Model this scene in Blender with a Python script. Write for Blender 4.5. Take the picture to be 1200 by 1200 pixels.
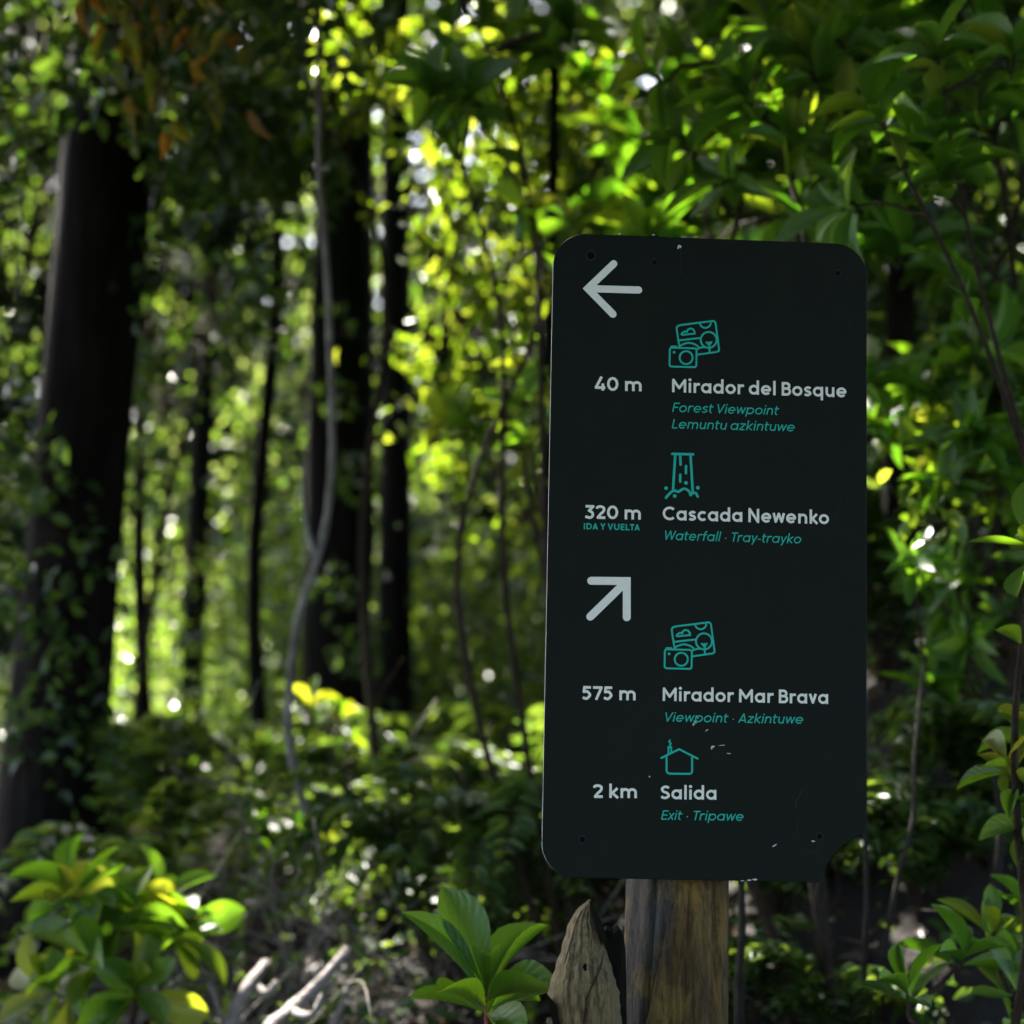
import bpy, math, random
import numpy as np
from mathutils import Vector, Matrix, Euler

for o in list(bpy.data.objects):
    bpy.data.objects.remove(o)
SC = bpy.context.scene
COL = SC.collection
RNG = np.random.default_rng(7)
random.seed(7)
R = math.radians

# ------------------------------------------------------------------ camera, sky, sun, exposure
CAM = Vector((0, 0, 1.35)); PITCH = R(3.0)
cd = bpy.data.cameras.new('camera'); cam = bpy.data.objects.new('camera', cd); COL.objects.link(cam)
cam.location = CAM; cam.rotation_euler = (R(90) + PITCH, 0, 0)
cd.lens = 50; cd.sensor_width = 24; cd.sensor_height = 24; cd.clip_start = 0.05; cd.clip_end = 2000
cd.dof.use_dof = True; cd.dof.focus_distance = 2.66; cd.dof.aperture_fstop = 2.2
SC.camera = cam

SUN = Vector((-0.42, 0.74, 0.92)).normalized()
w = bpy.data.worlds.new('World'); SC.world = w; w.use_nodes = True
nt = w.node_tree
sky = nt.nodes.new('ShaderNodeTexSky'); sky.sky_type = 'NISHITA'; sky.sun_disc = False
sky.sun_elevation = math.asin(SUN.z); sky.sun_rotation = math.atan2(SUN.x, SUN.y)
sky.air_density = 0.6; sky.dust_density = 3.0; sky.ozone_density = 0.0
bg = nt.nodes['Background']; bg.inputs['Strength'].default_value = 0.12
nt.links.new(sky.outputs[0], bg.inputs[0])
sd = bpy.data.lights.new('sun', 'SUN'); sun = bpy.data.objects.new('sun', sd); COL.objects.link(sun)
sd.energy = 5.0; sd.angle = R(0.5); sd.color = (1.0, 0.95, 0.86)
sun.location = (0, 0, 30); sun.rotation_euler = SUN.to_track_quat('Z', 'Y').to_euler()
SC.view_settings.view_transform = 'Standard'; SC.view_settings.look = 'None'
SC.view_settings.gamma = 1; SC.view_settings.exposure = 2.95
SC.render.engine = 'CYCLES'
cy = SC.cycles
cy.max_bounces = 6; cy.diffuse_bounces = 3; cy.glossy_bounces = 2; cy.transmission_bounces = 3
cy.use_denoising = True; cy.sample_clamp_indirect = 6.0

FW = Vector((0, math.cos(PITCH), math.sin(PITCH))); UP = Vector((0, -math.sin(PITCH), math.cos(PITCH)))
def ray(px, py):
    return (FW + Vector((1, 0, 0)) * ((px - 600) / 2500.) + UP * ((600 - py) / 2500.))
def at(px, py, Y):
    d = ray(px, py)
    return CAM + d * (Y / d.y)

# ------------------------------------------------------------------ object helpers
def tag(o, label=None, cat=None, group=None, kind=None):
    if label: o['label'] = label
    if cat: o['category'] = cat
    if group: o['group'] = group
    if kind: o['kind'] = kind
    return o
def empty(name, loc, label, cat, group=None):
    o = bpy.data.objects.new(name, None); COL.objects.link(o); o.location = loc
    o.empty_display_size = 0.1
    return tag(o, label, cat, group)
def link(name, me, mat, parent=None):
    o = bpy.data.objects.new(name, me); COL.objects.link(o)
    if mat: me.materials.append(mat)
    if parent is not None:
        o.parent = parent
    return o

class MB:
    """collects vertices and polygons in numpy blocks; builds ONE mesh"""
    def __init__(self): self.v = []; self.f = []; self.t = []; self.u = []; self.n = 0
    def add(self, V, F, tint=0.5, uv=None):
        V = np.asarray(V, float).reshape(-1, 3)
        for k in F: self.f.append(np.asarray(k) + self.n)
        self.v.append(V); self.t.append(np.full(len(V), tint) if np.isscalar(tint) else np.asarray(tint, float))
        self.u.append(np.zeros((len(V), 2)) if uv is None else np.asarray(uv, float))
        self.n += len(V)
    def addblock(self, V, Fa, T, U):
        self.f.append(np.asarray(Fa) + self.n); self.v.append(V); self.t.append(T); self.u.append(U); self.n += len(V)
    def mesh(self, name, smooth=True, off=None):
        V = np.concatenate(self.v)
        if off is not None: V = V - np.array(off)
        me = bpy.data.meshes.new(name)
        st = []; lv = []; c = 0
        for a in self.f:
            if a.ndim == 1:
                st.append(np.array([c])); lv.append(a); c += len(a)
            else:
                m, k = a.shape; st.append(c + np.arange(m) * k); lv.append(a.ravel()); c += m * k
        st = np.concatenate(st); lv = np.concatenate(lv)
        me.vertices.add(len(V)); me.vertices.foreach_set('co', V.ravel().astype(np.float32))
        me.loops.add(len(lv)); me.loops.foreach_set('vertex_index', lv.astype(np.int32))
        me.polygons.add(len(st)); me.polygons.foreach_set('loop_start', st.astype(np.int32))
        me.polygons.foreach_set('use_smooth', np.full(len(st), smooth))
        me.update(calc_edges=True)
        a = me.attributes.new('tint', 'FLOAT', 'POINT'); a.data.foreach_set('value', np.concatenate(self.t).astype(np.float32))
        a = me.attributes.new('along', 'FLOAT_VECTOR', 'POINT')
        U = np.concatenate(self.u); a.data.foreach_set('vector', np.c_[U, np.zeros(len(U))].ravel().astype(np.float32))
        return me
    def build(self, name, mat, parent=None, smooth=True, off=None):
        if off is None and parent is not None: off = parent.location
        return link(name, self.mesh(name, smooth, off), mat, parent)

def unit(a): return a / np.maximum(np.linalg.norm(a, axis=-1, keepdims=True), 1e-9)
def A(*v): return np.array(v, float)
def smooth(a, b, x):
    t = np.clip((x - a) / (b - a), 0, 1); return t * t * (3 - 2 * t)

# leaf templates: columns x (-1..1 across), y (0..1 along), z (lift, scaled by length)
def leaf_template(rows, prof, fold=0.12, curl=0.18, cols=(-1, 0, 1)):
    V = []; U = []
    for i in range(rows + 1):
        y = i / rows; wd = prof(y)
        for c in cols:
            V.append((c * wd, y, fold * abs(c) * wd * 0.35 - curl * y * y)); U.append((c, y))
    nc = len(cols)
    F = [(i * nc + j, i * nc + j + 1, (i + 1) * nc + j + 1, (i + 1) * nc + j) for i in range(rows) for j in range(nc - 1)]
    return np.array(V), np.array(F), np.array(U)
ELL = lambda y: max(0.03, math.sin(math.pi * min(1, y ** 0.85)) ** 0.8) if y < 1 else 0.02
OBO = lambda y: max(0.05, (math.sin(math.pi * y ** 1.45)) ** 0.75 * 1.0) if 0 < y < 1 else (0.06 if y == 0 else 0.03)
LAN = lambda y: max(0.03, math.sin(math.pi * y ** 0.75) ** 1.2) if 0 < y < 1 else 0.03
T_BIG = leaf_template(9, OBO, 0.5, 0.16, (-1, -0.55, 0, 0.55, 1))
T_ELL = leaf_template(6, ELL, 0.5, 0.14)
T_LAN = leaf_template(6, LAN, 0.5, 0.2)
T_LNG = leaf_template(7, lambda y: max(.03, (math.sin(math.pi * y ** 1.15)) ** .9) if 0 < y < 1 else .03, .5, .22, (-1, -.5, 0, .5, 1))
T_MID = leaf_template(4, ELL, 0.5, 0.12)
T_LOW = leaf_template(2, lambda y: (0.12, 1.0, 0.1)[int(round(y * 2))], 0.4, 0.1, (-1, 1))

def leaves(mb, tmpl, pos, d, n, L, W, tint):
    tv, tf, tu = tmpl
    pos = np.asarray(pos, float).reshape(-1, 3); N = len(pos)
    if SUNPATH[0] and N:
        dd = unit(np.asarray(d, float).reshape(-1, 3)); kk = ~in_sunpath(pos + dd * (np.broadcast_to(L, N)[:, None] * .5), SUNPATH[0])
        if not kk.any(): return
        cut = lambda a: np.broadcast_to(a, N)[kk]
        pos = pos[kk]; d = dd[kk]; n = np.broadcast_to(np.asarray(n, float).reshape(-1, 3), (N, 3))[kk]; L, W, tint = cut(L), cut(W), cut(tint); N = len(pos)
    if N == 0: return
    d = unit(np.asarray(d, float).reshape(-1, 3)); n = np.asarray(n, float).reshape(-1, 3)
    n = unit(n - d * (n * d).sum(1, keepdims=True)); s = np.cross(d, n)
    L = np.broadcast_to(L, N)[:, None, None]; W = np.broadcast_to(W, N)[:, None, None]
    cu = RNG.uniform(0.2, 1.9, N)[:, None, None]
    V = pos[:, None, :] + d[:, None, :] * (tv[:, 1][None, :, None] * L) + s[:, None, :] * (tv[:, 0][None, :, None] * W * 0.5) \
        + n[:, None, :] * (tv[:, 2][None, :, None] * L * cu)
    m = len(tv)
    F = (tf[None] + (np.arange(N) * m)[:, None, None]).reshape(-1, tf.shape[1])
    mb.addblock(V.reshape(-1, 3), F, np.repeat(np.broadcast_to(tint, N), m), np.tile(tu, (N, 1)))

SUNPATH = [0]
def in_sunpath(P, pad=.05):
    o = np.zeros(len(P), bool)
    for (x, y, z, r) in FLECK:
        d = P - np.array([x, y, z]); al = d @ S_; o |= (np.linalg.norm(d - al[:, None] * S_, axis=1) < r + pad) & (al > max(.15, r * 1.1))
    return o
def rand_dirs(N, up=0.0):
    v = RNG.normal(size=(N, 3)); v[:, 2] += up
    return unit(v)

def tube(mb, pts, rad, sides=8, tint=0.5, wob=0.0, lobes=0.0, seed=0):
    pts = np.asarray(pts, float); K = len(pts); rad = np.broadcast_to(rad, K)
    rg = np.random.default_rng(seed + 11)
    tg = unit(np.gradient(pts, axis=0)); ref = A(1, 0.13, 0.07) if abs(tg[0][2]) > 0.6 else A(0, 0, 1)
    th = np.arange(sides) / sides * 2 * math.pi
    ph = rg.uniform(0, 6.28, 6)
    V = []
    for k in range(K):
        a = unit(np.cross(tg[k], ref)); b = np.cross(tg[k], a)
        rr = rad[k] * (1 + lobes * (np.sin(3 * th + ph[0] + k * .07) * .6 + np.sin(5 * th + ph[1] - k * .1) * .4) + wob * rg.normal(size=sides))
        V.append(pts[k] + (np.cos(th) * rr)[:, None] * a + (np.sin(th) * rr)[:, None] * b)
    V = np.concatenate(V)
    F = [(k * sides + j, k * sides + (j + 1) % sides, (k + 1) * sides + (j + 1) % sides, (k + 1) * sides + j) for k in range(K - 1) for j in range(sides)]
    mb.addblock(V, np.array(F), np.full(len(V), tint), np.c_[np.tile(th / 6.283, K), np.repeat(np.arange(K), sides) * 0.1])
    mb.f.append(np.arange(sides)[::-1] + mb.n - len(V)); mb.f.append(np.arange(sides) + mb.n - sides)

def curve(pts, n=12):
    pts = [np.asarray(p, float) for p in pts]
    if len(pts) == 2: return np.array([pts[0] + (pts[1] - pts[0]) * t for t in np.linspace(0, 1, n)])
    P = [2 * pts[0] - pts[1]] + pts + [2 * pts[-1] - pts[-2]]; out = []
    seg = max(2, n // (len(pts) - 1))
    for i in range(1, len(P) - 2):
        for t in np.arange(seg) / seg:
            a, b, c, d = P[i - 1], P[i], P[i + 1], P[i + 2]
            out.append(0.5 * (2 * b + (c - a) * t + (2 * a - 5 * b + 4 * c - d) * t * t + (3 * b - a - 3 * c + d) * t ** 3))
    out.append(pts[-1]); return np.array(out)

# ------------------------------------------------------------------ materials
def newmat(name):
    m = bpy.data.materials.new(name); m.use_nodes = True
    return m, m.node_tree, m.node_tree.nodes['Principled BSDF']
def noise(nt, scale, detail=4, vec=None, rough=0.6):
    n = nt.nodes.new('ShaderNodeTexNoise'); n.inputs['Scale'].default_value = scale
    n.inputs['Detail'].default_value = detail; n.inputs['Roughness'].default_value = rough
    if vec: nt.links.new(vec, n.inputs['Vector'])
    return n
def ramp(nt, fac, stops):
    r = nt.nodes.new('ShaderNodeValToRGB'); e = r.color_ramp.elements
    while len(e) < len(stops): e.new(0.5)
    for k, (p, c) in enumerate(stops): e[k].position = p; e[k].color = (*c, 1)
    nt.links.new(fac, r.inputs[0]); return r
def bump(nt, b, height, strength=0.5, dist=0.01):
    n = nt.nodes.new('ShaderNodeBump'); n.inputs['Strength'].default_value = strength; n.inputs['Distance'].default_value = dist
    nt.links.new(height, n.inputs['Height']); nt.links.new(n.outputs[0], b.inputs['Normal']); return n
def coords(nt, scale=(1, 1, 1)):
    t = nt.nodes.new('ShaderNodeTexCoord'); m = nt.nodes.new('ShaderNodeMapping'); m.inputs['Scale'].default_value = scale
    nt.links.new(t.outputs['Object'], m.inputs[0]); return m.outputs[0]

def leaf_mat(name, stops, tstops, tr=0.4, rough=0.32, spec=0.5, veins=False):
    m, nt, b = newmat(name)
    at_ = nt.nodes.new('ShaderNodeAttribute'); at_.attribute_name = 'tint'
    c = ramp(nt, at_.outputs['Fac'], stops); t = ramp(nt, at_.outputs['Fac'], tstops)
    col = c.outputs[0]
    nz = noise(nt, 60 if veins else 25, 3)
    mx = nt.nodes.new('ShaderNodeMix'); mx.data_type = 'RGBA'; mx.blend_type = 'MULTIPLY'; mx.inputs['Factor'].default_value = 0.45
    nt.links.new(col, mx.inputs['A']); nt.links.new(ramp(nt, nz.outputs['Fac'], [(0.3, (.5, .5, .5)), (0.7, (1.25, 1.25, 1.1))]).outputs[0], mx.inputs['B'])
    col = mx.outputs['Result']
    if veins:
        ns_ = noise(nt, 42, 2); ms_ = nt.nodes.new('ShaderNodeMix'); ms_.data_type = 'RGBA'
        nt.links.new(ramp(nt, ns_.outputs['Fac'], [(.68, (0, 0, 0)), (.73, (.85, .85, .85))]).outputs[0], ms_.inputs['Factor']); nt.links.new(col, ms_.inputs['A']); ms_.inputs['B'].default_value = (.07, .045, .015, 1); col = ms_.outputs['Result']
        u = nt.nodes.new('ShaderNodeAttribute'); u.attribute_name = 'along'
        sp = nt.nodes.new('ShaderNodeSeparateXYZ'); nt.links.new(u.outputs['Vector'], sp.inputs[0])
        ab = nt.nodes.new('ShaderNodeMath'); ab.operation = 'ABSOLUTE'; nt.links.new(sp.outputs['X'], ab.inputs[0])
        rr = ramp(nt, ab.outputs[0], [(0.0, (1, 1, 1)), (0.12, (0, 0, 0))])
        mv = nt.nodes.new('ShaderNodeMix'); mv.data_type = 'RGBA'
        nt.links.new(rr.outputs[0], mv.inputs['Factor']); nt.links.new(col, mv.inputs['A']); mv.inputs['B'].default_value = (.12, .19, .05, 1)
        col = mv.outputs['Result']
        s1 = nt.nodes.new('ShaderNodeMath'); s1.operation = 'MULTIPLY_ADD'; nt.links.new(ab.outputs[0], s1.inputs[0]); s1.inputs[1].default_value = -0.35
        nt.links.new(sp.outputs['Y'], s1.inputs[2])
        s2 = nt.nodes.new('ShaderNodeMath'); s2.operation = 'MULTIPLY'; nt.links.new(s1.outputs[0], s2.inputs[0]); s2.inputs[1].default_value = 55
        s3 = nt.nodes.new('ShaderNodeMath'); s3.operation = 'SINE'; nt.links.new(s2.outputs[0], s3.inputs[0])
        bump(nt, b, s3.outputs[0], 0.25, 0.002)
    nt.links.new(col, b.inputs['Base Color'])
    nr = nt.nodes.new('ShaderNodeMapRange'); nt.links.new(nz.outputs['Fac'], nr.inputs[0]); nr.inputs[1].default_value = .3; nr.inputs[2].default_value = .7; nr.inputs[3].default_value = rough * .85; nr.inputs[4].default_value = rough * (1.7 if veins else 1.25)
    nt.links.new(nr.outputs[0], b.inputs['Roughness']); b.inputs['Specular IOR Level'].default_value = spec
    tl = nt.nodes.new('ShaderNodeBsdfTranslucent'); nt.links.new(t.outputs[0], tl.inputs['Color'])
    mix = nt.nodes.new('ShaderNodeMixShader'); mix.inputs[0].default_value = tr
    nt.links.new(b.outputs[0], mix.inputs[1]); nt.links.new(tl.outputs[0], mix.inputs[2])
    nt.links.new(mix.outputs[0], nt.nodes['Material Output'].inputs[0])
    return m
G1, G2, G3 = (.022, .058, .012), (.04, .10, .014), (.075, .14, .016)
M = {}
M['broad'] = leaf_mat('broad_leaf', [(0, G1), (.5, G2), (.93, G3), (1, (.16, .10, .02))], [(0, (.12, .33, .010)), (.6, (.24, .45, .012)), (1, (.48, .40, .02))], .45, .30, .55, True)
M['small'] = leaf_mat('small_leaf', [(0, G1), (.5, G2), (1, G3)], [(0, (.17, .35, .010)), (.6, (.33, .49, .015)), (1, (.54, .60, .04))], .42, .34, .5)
M['far'] = leaf_mat('shaded_leaf', [(0, (.006, .016, .006)), (1, (.014, .03, .008))], [(0, (.03, .07, .004)), (1, (.07, .13, .008))], .12, .5, .2)  # leaf colour darkened to stand for deep shade
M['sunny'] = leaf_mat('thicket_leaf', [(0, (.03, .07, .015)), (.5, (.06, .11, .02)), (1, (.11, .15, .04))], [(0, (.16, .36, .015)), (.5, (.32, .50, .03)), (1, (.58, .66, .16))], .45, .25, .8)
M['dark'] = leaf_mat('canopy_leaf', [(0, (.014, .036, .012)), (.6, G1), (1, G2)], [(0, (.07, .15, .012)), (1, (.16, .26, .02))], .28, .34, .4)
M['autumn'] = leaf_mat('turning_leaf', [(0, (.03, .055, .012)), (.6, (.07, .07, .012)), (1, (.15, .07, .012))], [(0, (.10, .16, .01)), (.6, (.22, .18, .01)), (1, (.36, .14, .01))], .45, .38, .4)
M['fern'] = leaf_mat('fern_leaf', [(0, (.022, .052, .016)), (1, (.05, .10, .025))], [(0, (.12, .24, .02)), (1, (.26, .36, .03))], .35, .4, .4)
M['litter'] = leaf_mat('dead_leaf', [(0, (.025, .013, .007)), (.6, (.06, .035, .02)), (1, (.17, .12, .085))], [(0, (.08, .04, .01)), (1, (.2, .12, .05))], .15, .5, .4)

def bark_mat(name, c1, c2, c3, sc=(14, 14, 2.2), moss=None, bs=0.9, spec=.25):
    m, nt, b = newmat(name)
    v = coords(nt, sc); n1 = noise(nt, 2.0, 8, v, .65); n2 = noise(nt, 1.3, 5)
    r = ramp(nt, n1.outputs['Fac'], [(.32, c1), (.52, c2), (.72, c3)])
    col = r.outputs[0]
    if moss:
        mx = nt.nodes.new('ShaderNodeMix'); mx.data_type = 'RGBA'
        nt.links.new(ramp(nt, n2.outputs['Fac'], [(.5, (0, 0, 0)), (.62, (1, 1, 1))]).outputs[0], mx.inputs['Factor'])
        nt.links.new(col, mx.inputs['A']); mx.inputs['B'].default_value = (*moss, 1); col = mx.outputs['Result']
    nt.links.new(col, b.inputs['Base Color']); b.inputs['Roughness'].default_value = .85; b.inputs['Specular IOR Level'].default_value = spec
    bump(nt, b, n1.outputs['Fac'], bs, .02); return m
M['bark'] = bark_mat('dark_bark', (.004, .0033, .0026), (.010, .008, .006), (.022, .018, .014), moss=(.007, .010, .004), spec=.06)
M['pale_bark'] = bark_mat('pale_bark', (.08, .065, .05), (.20, .18, .15), (.36, .33, .29), (20, 20, 9))
M['twig'] = bark_mat('twig_bark', (.016, .010, .005), (.038, .024, .012), (.07, .046, .026), (60, 60, 20))
M['red'] = bark_mat('red_stem', (.13, .022, .018), (.22, .045, .03), (.26, .09, .05), (60, 60, 20), bs=.3)
M['stick'] = bark_mat('dead_wood', (.18, .15, .13), (.33, .29, .27), (.46, .42, .40), (40, 40, 40))
M['rootm'] = bark_mat('root_bark', (.010, .007, .0045), (.025, .019, .013), (.06, .048, .036), (30, 30, 12))

# forest floor
m, nt, b = newmat('forest_floor'); M['soil'] = m
v = coords(nt); n1 = noise(nt, 5, 8, v, .7); n2 = noise(nt, 38, 6, v, .7)
c1 = ramp(nt, n1.outputs['Fac'], [(.3, (.006, .005, .003)), (.55, (.018, .012, .008)), (.75, (.010, .015, .005))])
c2 = ramp(nt, n2.outputs['Fac'], [(.35, (.45, .45, .45)), (.7, (1.7, 1.5, 1.3))])
mx = nt.nodes.new('ShaderNodeMix'); mx.data_type = 'RGBA'; mx.blend_type = 'MULTIPLY'; mx.inputs['Factor'].default_value = 1
nt.links.new(c1.outputs[0], mx.inputs['A']); nt.links.new(c2.outputs[0], mx.inputs['B']); nt.links.new(mx.outputs['Result'], b.inputs['Base Color'])
b.inputs['Roughness'].default_value = .9; bump(nt, b, n2.outputs['Fac'], 1.0, .03)

# sign board paint, print, edge, wood
m, nt, b = newmat('dark_board_paint'); M['board'] = m
v = coords(nt); n1 = noise(nt, 7, 6, v, .7); n2 = noise(nt, 120, 3, v)
nt.links.new(ramp(nt, n1.outputs['Fac'], [(.3, (.0052, .0078, .0044)), (.55, (.0078, .0105, .0060)), (.75, (.0118, .0145, .0088))]).outputs[0], b.inputs['Base Color'])
nt.links.new(ramp(nt, n1.outputs['Fac'], [(.3, (.42,) * 3), (.7, (.6,) * 3)]).outputs[0], b.inputs['Roughness'])
b.inputs['Specular IOR Level'].default_value = .07; bump(nt, b, n2.outputs['Fac'], .05, .001)
def print_mat(name, col, lo=.8):
    m, nt, b = newmat(name); n1 = noise(nt, 160, 4); n0 = noise(nt, 9, 3)
    mm = nt.nodes.new('ShaderNodeMath'); mm.operation = 'MULTIPLY_ADD'; nt.links.new(n0.outputs['Fac'], mm.inputs[0]); mm.inputs[1].default_value = .4; nt.links.new(n1.outputs['Fac'], mm.inputs[2])
    nt.links.new(ramp(nt, mm.outputs[0], [(.45, tuple(c * lo for c in col)), (.75, col)]).outputs[0], b.inputs['Base Color'])
    b.inputs['Roughness'].default_value = .55; b.inputs['Specular IOR Level'].default_value = .3 if max(col) > .1 else .02; return m
M['white'] = print_mat('white_print', (.79, .76, .61))
M['teal'] = print_mat('teal_print', (.003, .42, .28))
M['chip'] = print_mat('chipped_paint', (.55, .55, .52), .5)
M['scuff'] = print_mat('faint_scuff', (.03, .034, .033), .4)
M['edge'] = print_mat('board_edge', (.62, .66, .66))
M['hole'] = print_mat('screw_black', (.004, .004, .004))
M['ring'] = print_mat('screw_rim', (.024, .028, .027))

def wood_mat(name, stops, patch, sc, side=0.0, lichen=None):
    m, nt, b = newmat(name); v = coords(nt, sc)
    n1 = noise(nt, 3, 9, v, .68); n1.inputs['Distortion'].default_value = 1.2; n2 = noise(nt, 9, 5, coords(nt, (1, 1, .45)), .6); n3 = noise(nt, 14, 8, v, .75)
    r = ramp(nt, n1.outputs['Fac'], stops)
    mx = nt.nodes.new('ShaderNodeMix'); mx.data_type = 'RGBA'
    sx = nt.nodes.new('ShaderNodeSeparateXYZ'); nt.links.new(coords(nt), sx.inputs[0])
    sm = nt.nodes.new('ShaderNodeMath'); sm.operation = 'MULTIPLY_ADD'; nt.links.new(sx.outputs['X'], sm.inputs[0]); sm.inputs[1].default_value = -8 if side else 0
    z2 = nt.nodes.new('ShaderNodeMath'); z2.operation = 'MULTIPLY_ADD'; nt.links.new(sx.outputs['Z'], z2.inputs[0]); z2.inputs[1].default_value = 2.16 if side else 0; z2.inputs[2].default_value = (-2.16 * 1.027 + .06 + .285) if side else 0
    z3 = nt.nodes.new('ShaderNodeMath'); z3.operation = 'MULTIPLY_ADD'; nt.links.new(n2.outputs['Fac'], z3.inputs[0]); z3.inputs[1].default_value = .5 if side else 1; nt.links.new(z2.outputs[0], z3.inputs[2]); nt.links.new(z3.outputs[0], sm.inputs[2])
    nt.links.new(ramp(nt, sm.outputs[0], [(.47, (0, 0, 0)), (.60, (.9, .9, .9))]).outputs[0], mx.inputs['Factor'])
    nt.links.new(r.outputs[0], mx.inputs['A']); mx.inputs['B'].default_value = (*patch, 1)
    base = mx.outputs['Result']
    if lichen:
        n4 = noise(nt, 15, 7, coords(nt, (1, 1, .8)), .7); ml = nt.nodes.new('ShaderNodeMix'); ml.data_type = 'RGBA'
        nt.links.new(ramp(nt, n4.outputs['Fac'], [(.49, (0, 0, 0)), (.57, (.85, .85, .85))]).outputs[0], ml.inputs['Factor']); nt.links.new(base, ml.inputs['A']); ml.inputs['B'].default_value = (*lichen, 1); base = ml.outputs['Result']
    m2 = nt.nodes.new('ShaderNodeMix'); m2.data_type = 'RGBA'; m2.blend_type = 'MULTIPLY'; m2.inputs['Factor'].default_value = .9
    nt.links.new(base, m2.inputs['A']); nt.links.new(ramp(nt, n3.outputs['Fac'], [(.38, (.25, .25, .25)), (.55, (1, 1, 1)), (.8, (1.35, 1.3, 1.2))]).outputs[0], m2.inputs['B'])
    nt.links.new(m2.outputs['Result'], b.inputs['Base Color']); b.inputs['Roughness'].default_value = .75; b.inputs['Specular IOR Level'].default_value = .3
    bump(nt, b, n3.outputs['Fac'], .9, .006); return m
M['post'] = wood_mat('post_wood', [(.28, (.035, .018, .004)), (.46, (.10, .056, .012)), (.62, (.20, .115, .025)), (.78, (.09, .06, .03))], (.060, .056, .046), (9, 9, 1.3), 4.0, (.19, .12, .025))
M['stump'] = wood_mat('split_wood', [(.30, (.06, .038, .013)), (.45, (.19, .135, .055)), (.72, (.31, .23, .105))], (.25, .19, .09), (16, 16, 2.6))

# ------------------------------------------------------------------ ground
def gz(x, y):
    x = np.asarray(x, float); y = np.asarray(y, float)
    z = 0.08 + 0.42 * smooth(1.6, 5.0, y) + 0.22 * smooth(5, 10, y) + 0.05 * np.clip(y - 10, 0, 60)
    z = z + 0.75 * smooth(3.1, 5.2, y) * smooth(0.05, 1.1, x) + 0.9 * smooth(5.0, 9, y) * smooth(0.7, 2.4, x)
    z = z + 0.05 * np.sin(1.7 * x + .6) * np.cos(1.3 * y) + 0.025 * np.sin(4.3 * x + 2.1 * y) + 0.015 * np.sin(9.1 * x - 5 * y)
    return z
def grid(x0, x1, nx, y0, y1, ny):
    X, Y = np.meshgrid(np.r_[-400, -120, -40, np.linspace(x0, x1, nx), 40, 120, 400], np.r_[-400, -120, -40, np.linspace(y0, y1, ny), 60, 140, 400])
    Z = gz(np.clip(X, -20, 20), np.clip(Y, -20, 30)); V = np.c_[X.ravel(), Y.ravel(), Z.ravel()]
    c = X.shape[1]; I = np.arange(X.size).reshape(X.shape)
    F = np.c_[I[:-1, :-1].ravel(), I[:-1, 1:].ravel(), I[1:, 1:].ravel(), I[1:, :-1].ravel()]
    return V, F
mb = MB(); V, F = grid(-12, 12, 150, -8, 30, 220); mb.addblock(V, F, np.full(len(V), .5), np.zeros((len(V), 2)))
g = mb.build('ground', M['soil']); tag(g, kind='structure')

# ------------------------------------------------------------------ THE SIGN
BW, BH, BT = 0.40, 0.80178, 0.005
BM = Matrix.Translation((0.2437, 2.65092, 1.4374)) @ Euler((-0.06984, 0.02597, 0.06687)).to_matrix().to_4x4()
BMI = BM.inverted()
def uv_of(px, py):                    # photo point -> point on the board's own face
    o = BMI @ CAM; d = BMI.to_3x3() @ ray(px, py); t = -o.y / d.y
    return np.array([o.x + d.x * t, o.z + d.z * t])
sign = empty('trail_sign', (0.2, 2.72, 0.0), 'black trail direction board with white and teal lettering on a thick wooden post', 'sign')
def local_mesh(name, V, F, mat, parent, smooth=False):
    me = bpy.data.meshes.new(name); me.from_pydata([tuple(v) for v in V], [], [tuple(f) for f in F]); me.update()
    o = link(name, me, mat, parent); return o
# board outline (u,w): rounded TL, TR, BL and a broken-off bottom right corner
def arcp(cx, cy, r, a0, a1, n=14): return [(cx + r * math.cos(R(a0 + (a1 - a0) * i / n)), cy + r * math.sin(R(a0 + (a1 - a0) * i / n))) for i in range(n + 1)]
hw, hh, rc = BW / 2, BH / 2, 0.0415
out = arcp(-hw + rc, hh - rc, rc, 180, 90) + arcp(hw - rc, hh - rc, rc, 90, 0)
bite = [uv_of(*p) for p in ((1015, 976), (1001, 982), (990, 989.5), (981, 998), (974, 1006.5), (968, 1016), (963.5, 1026), (960.5, 1033))]
bite[0][0] = hw; bite[-1][1] = -hh
rs = random.Random(3)
bc = curve([np.r_[p, 0] for p in bite], 40)[:, :2]
bc[1:-1] += np.array([[rs.gauss(0, .0003), rs.gauss(0, .0003)] for _ in bc[1:-1]])
out += [tuple(p) for p in bc]
out += arcp(-hw + rc, -hh + rc, rc, 270, 180)
n = len(out); bev = 0.0007
cen = np.array([0, 0])
def inset(o, k):
    o = np.array(o); t = np.roll(o, -1, 0) - np.roll(o, 1, 0); nn = np.c_[t[:, 1], -t[:, 0]]; nn /= np.linalg.norm(nn, axis=1)[:, None]
    return o + nn * k      # outline runs clockwise: this normal points inward
ins = inset(out, bev)
V = [(p[0], 0, p[1]) for p in ins] + [(p[0], bev, p[1]) for p in out] + [(p[0], BT, p[1]) for p in out]
F = [tuple(range(n))[::-1]]
F += [(i, (i + 1) % n, n + (i + 1) % n, n + i) for i in range(n)]
F += [(n + i, n + (i + 1) % n, 2 * n + (i + 1) % n, 2 * n + i) for i in range(n)]
F += [tuple(range(2 * n, 3 * n))]
me = bpy.data.meshes.new('board'); me.from_pydata(V, [], F); me.update()
import bmesh
bm_ = bmesh.new(); bm_.from_mesh(me); bmesh.ops.recalc_face_normals(bm_, faces=bm_.faces); bm_.to_mesh(me); bm_.free()
board = link('board', me, M['board'], sign); me.materials.append(M['edge'])
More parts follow.
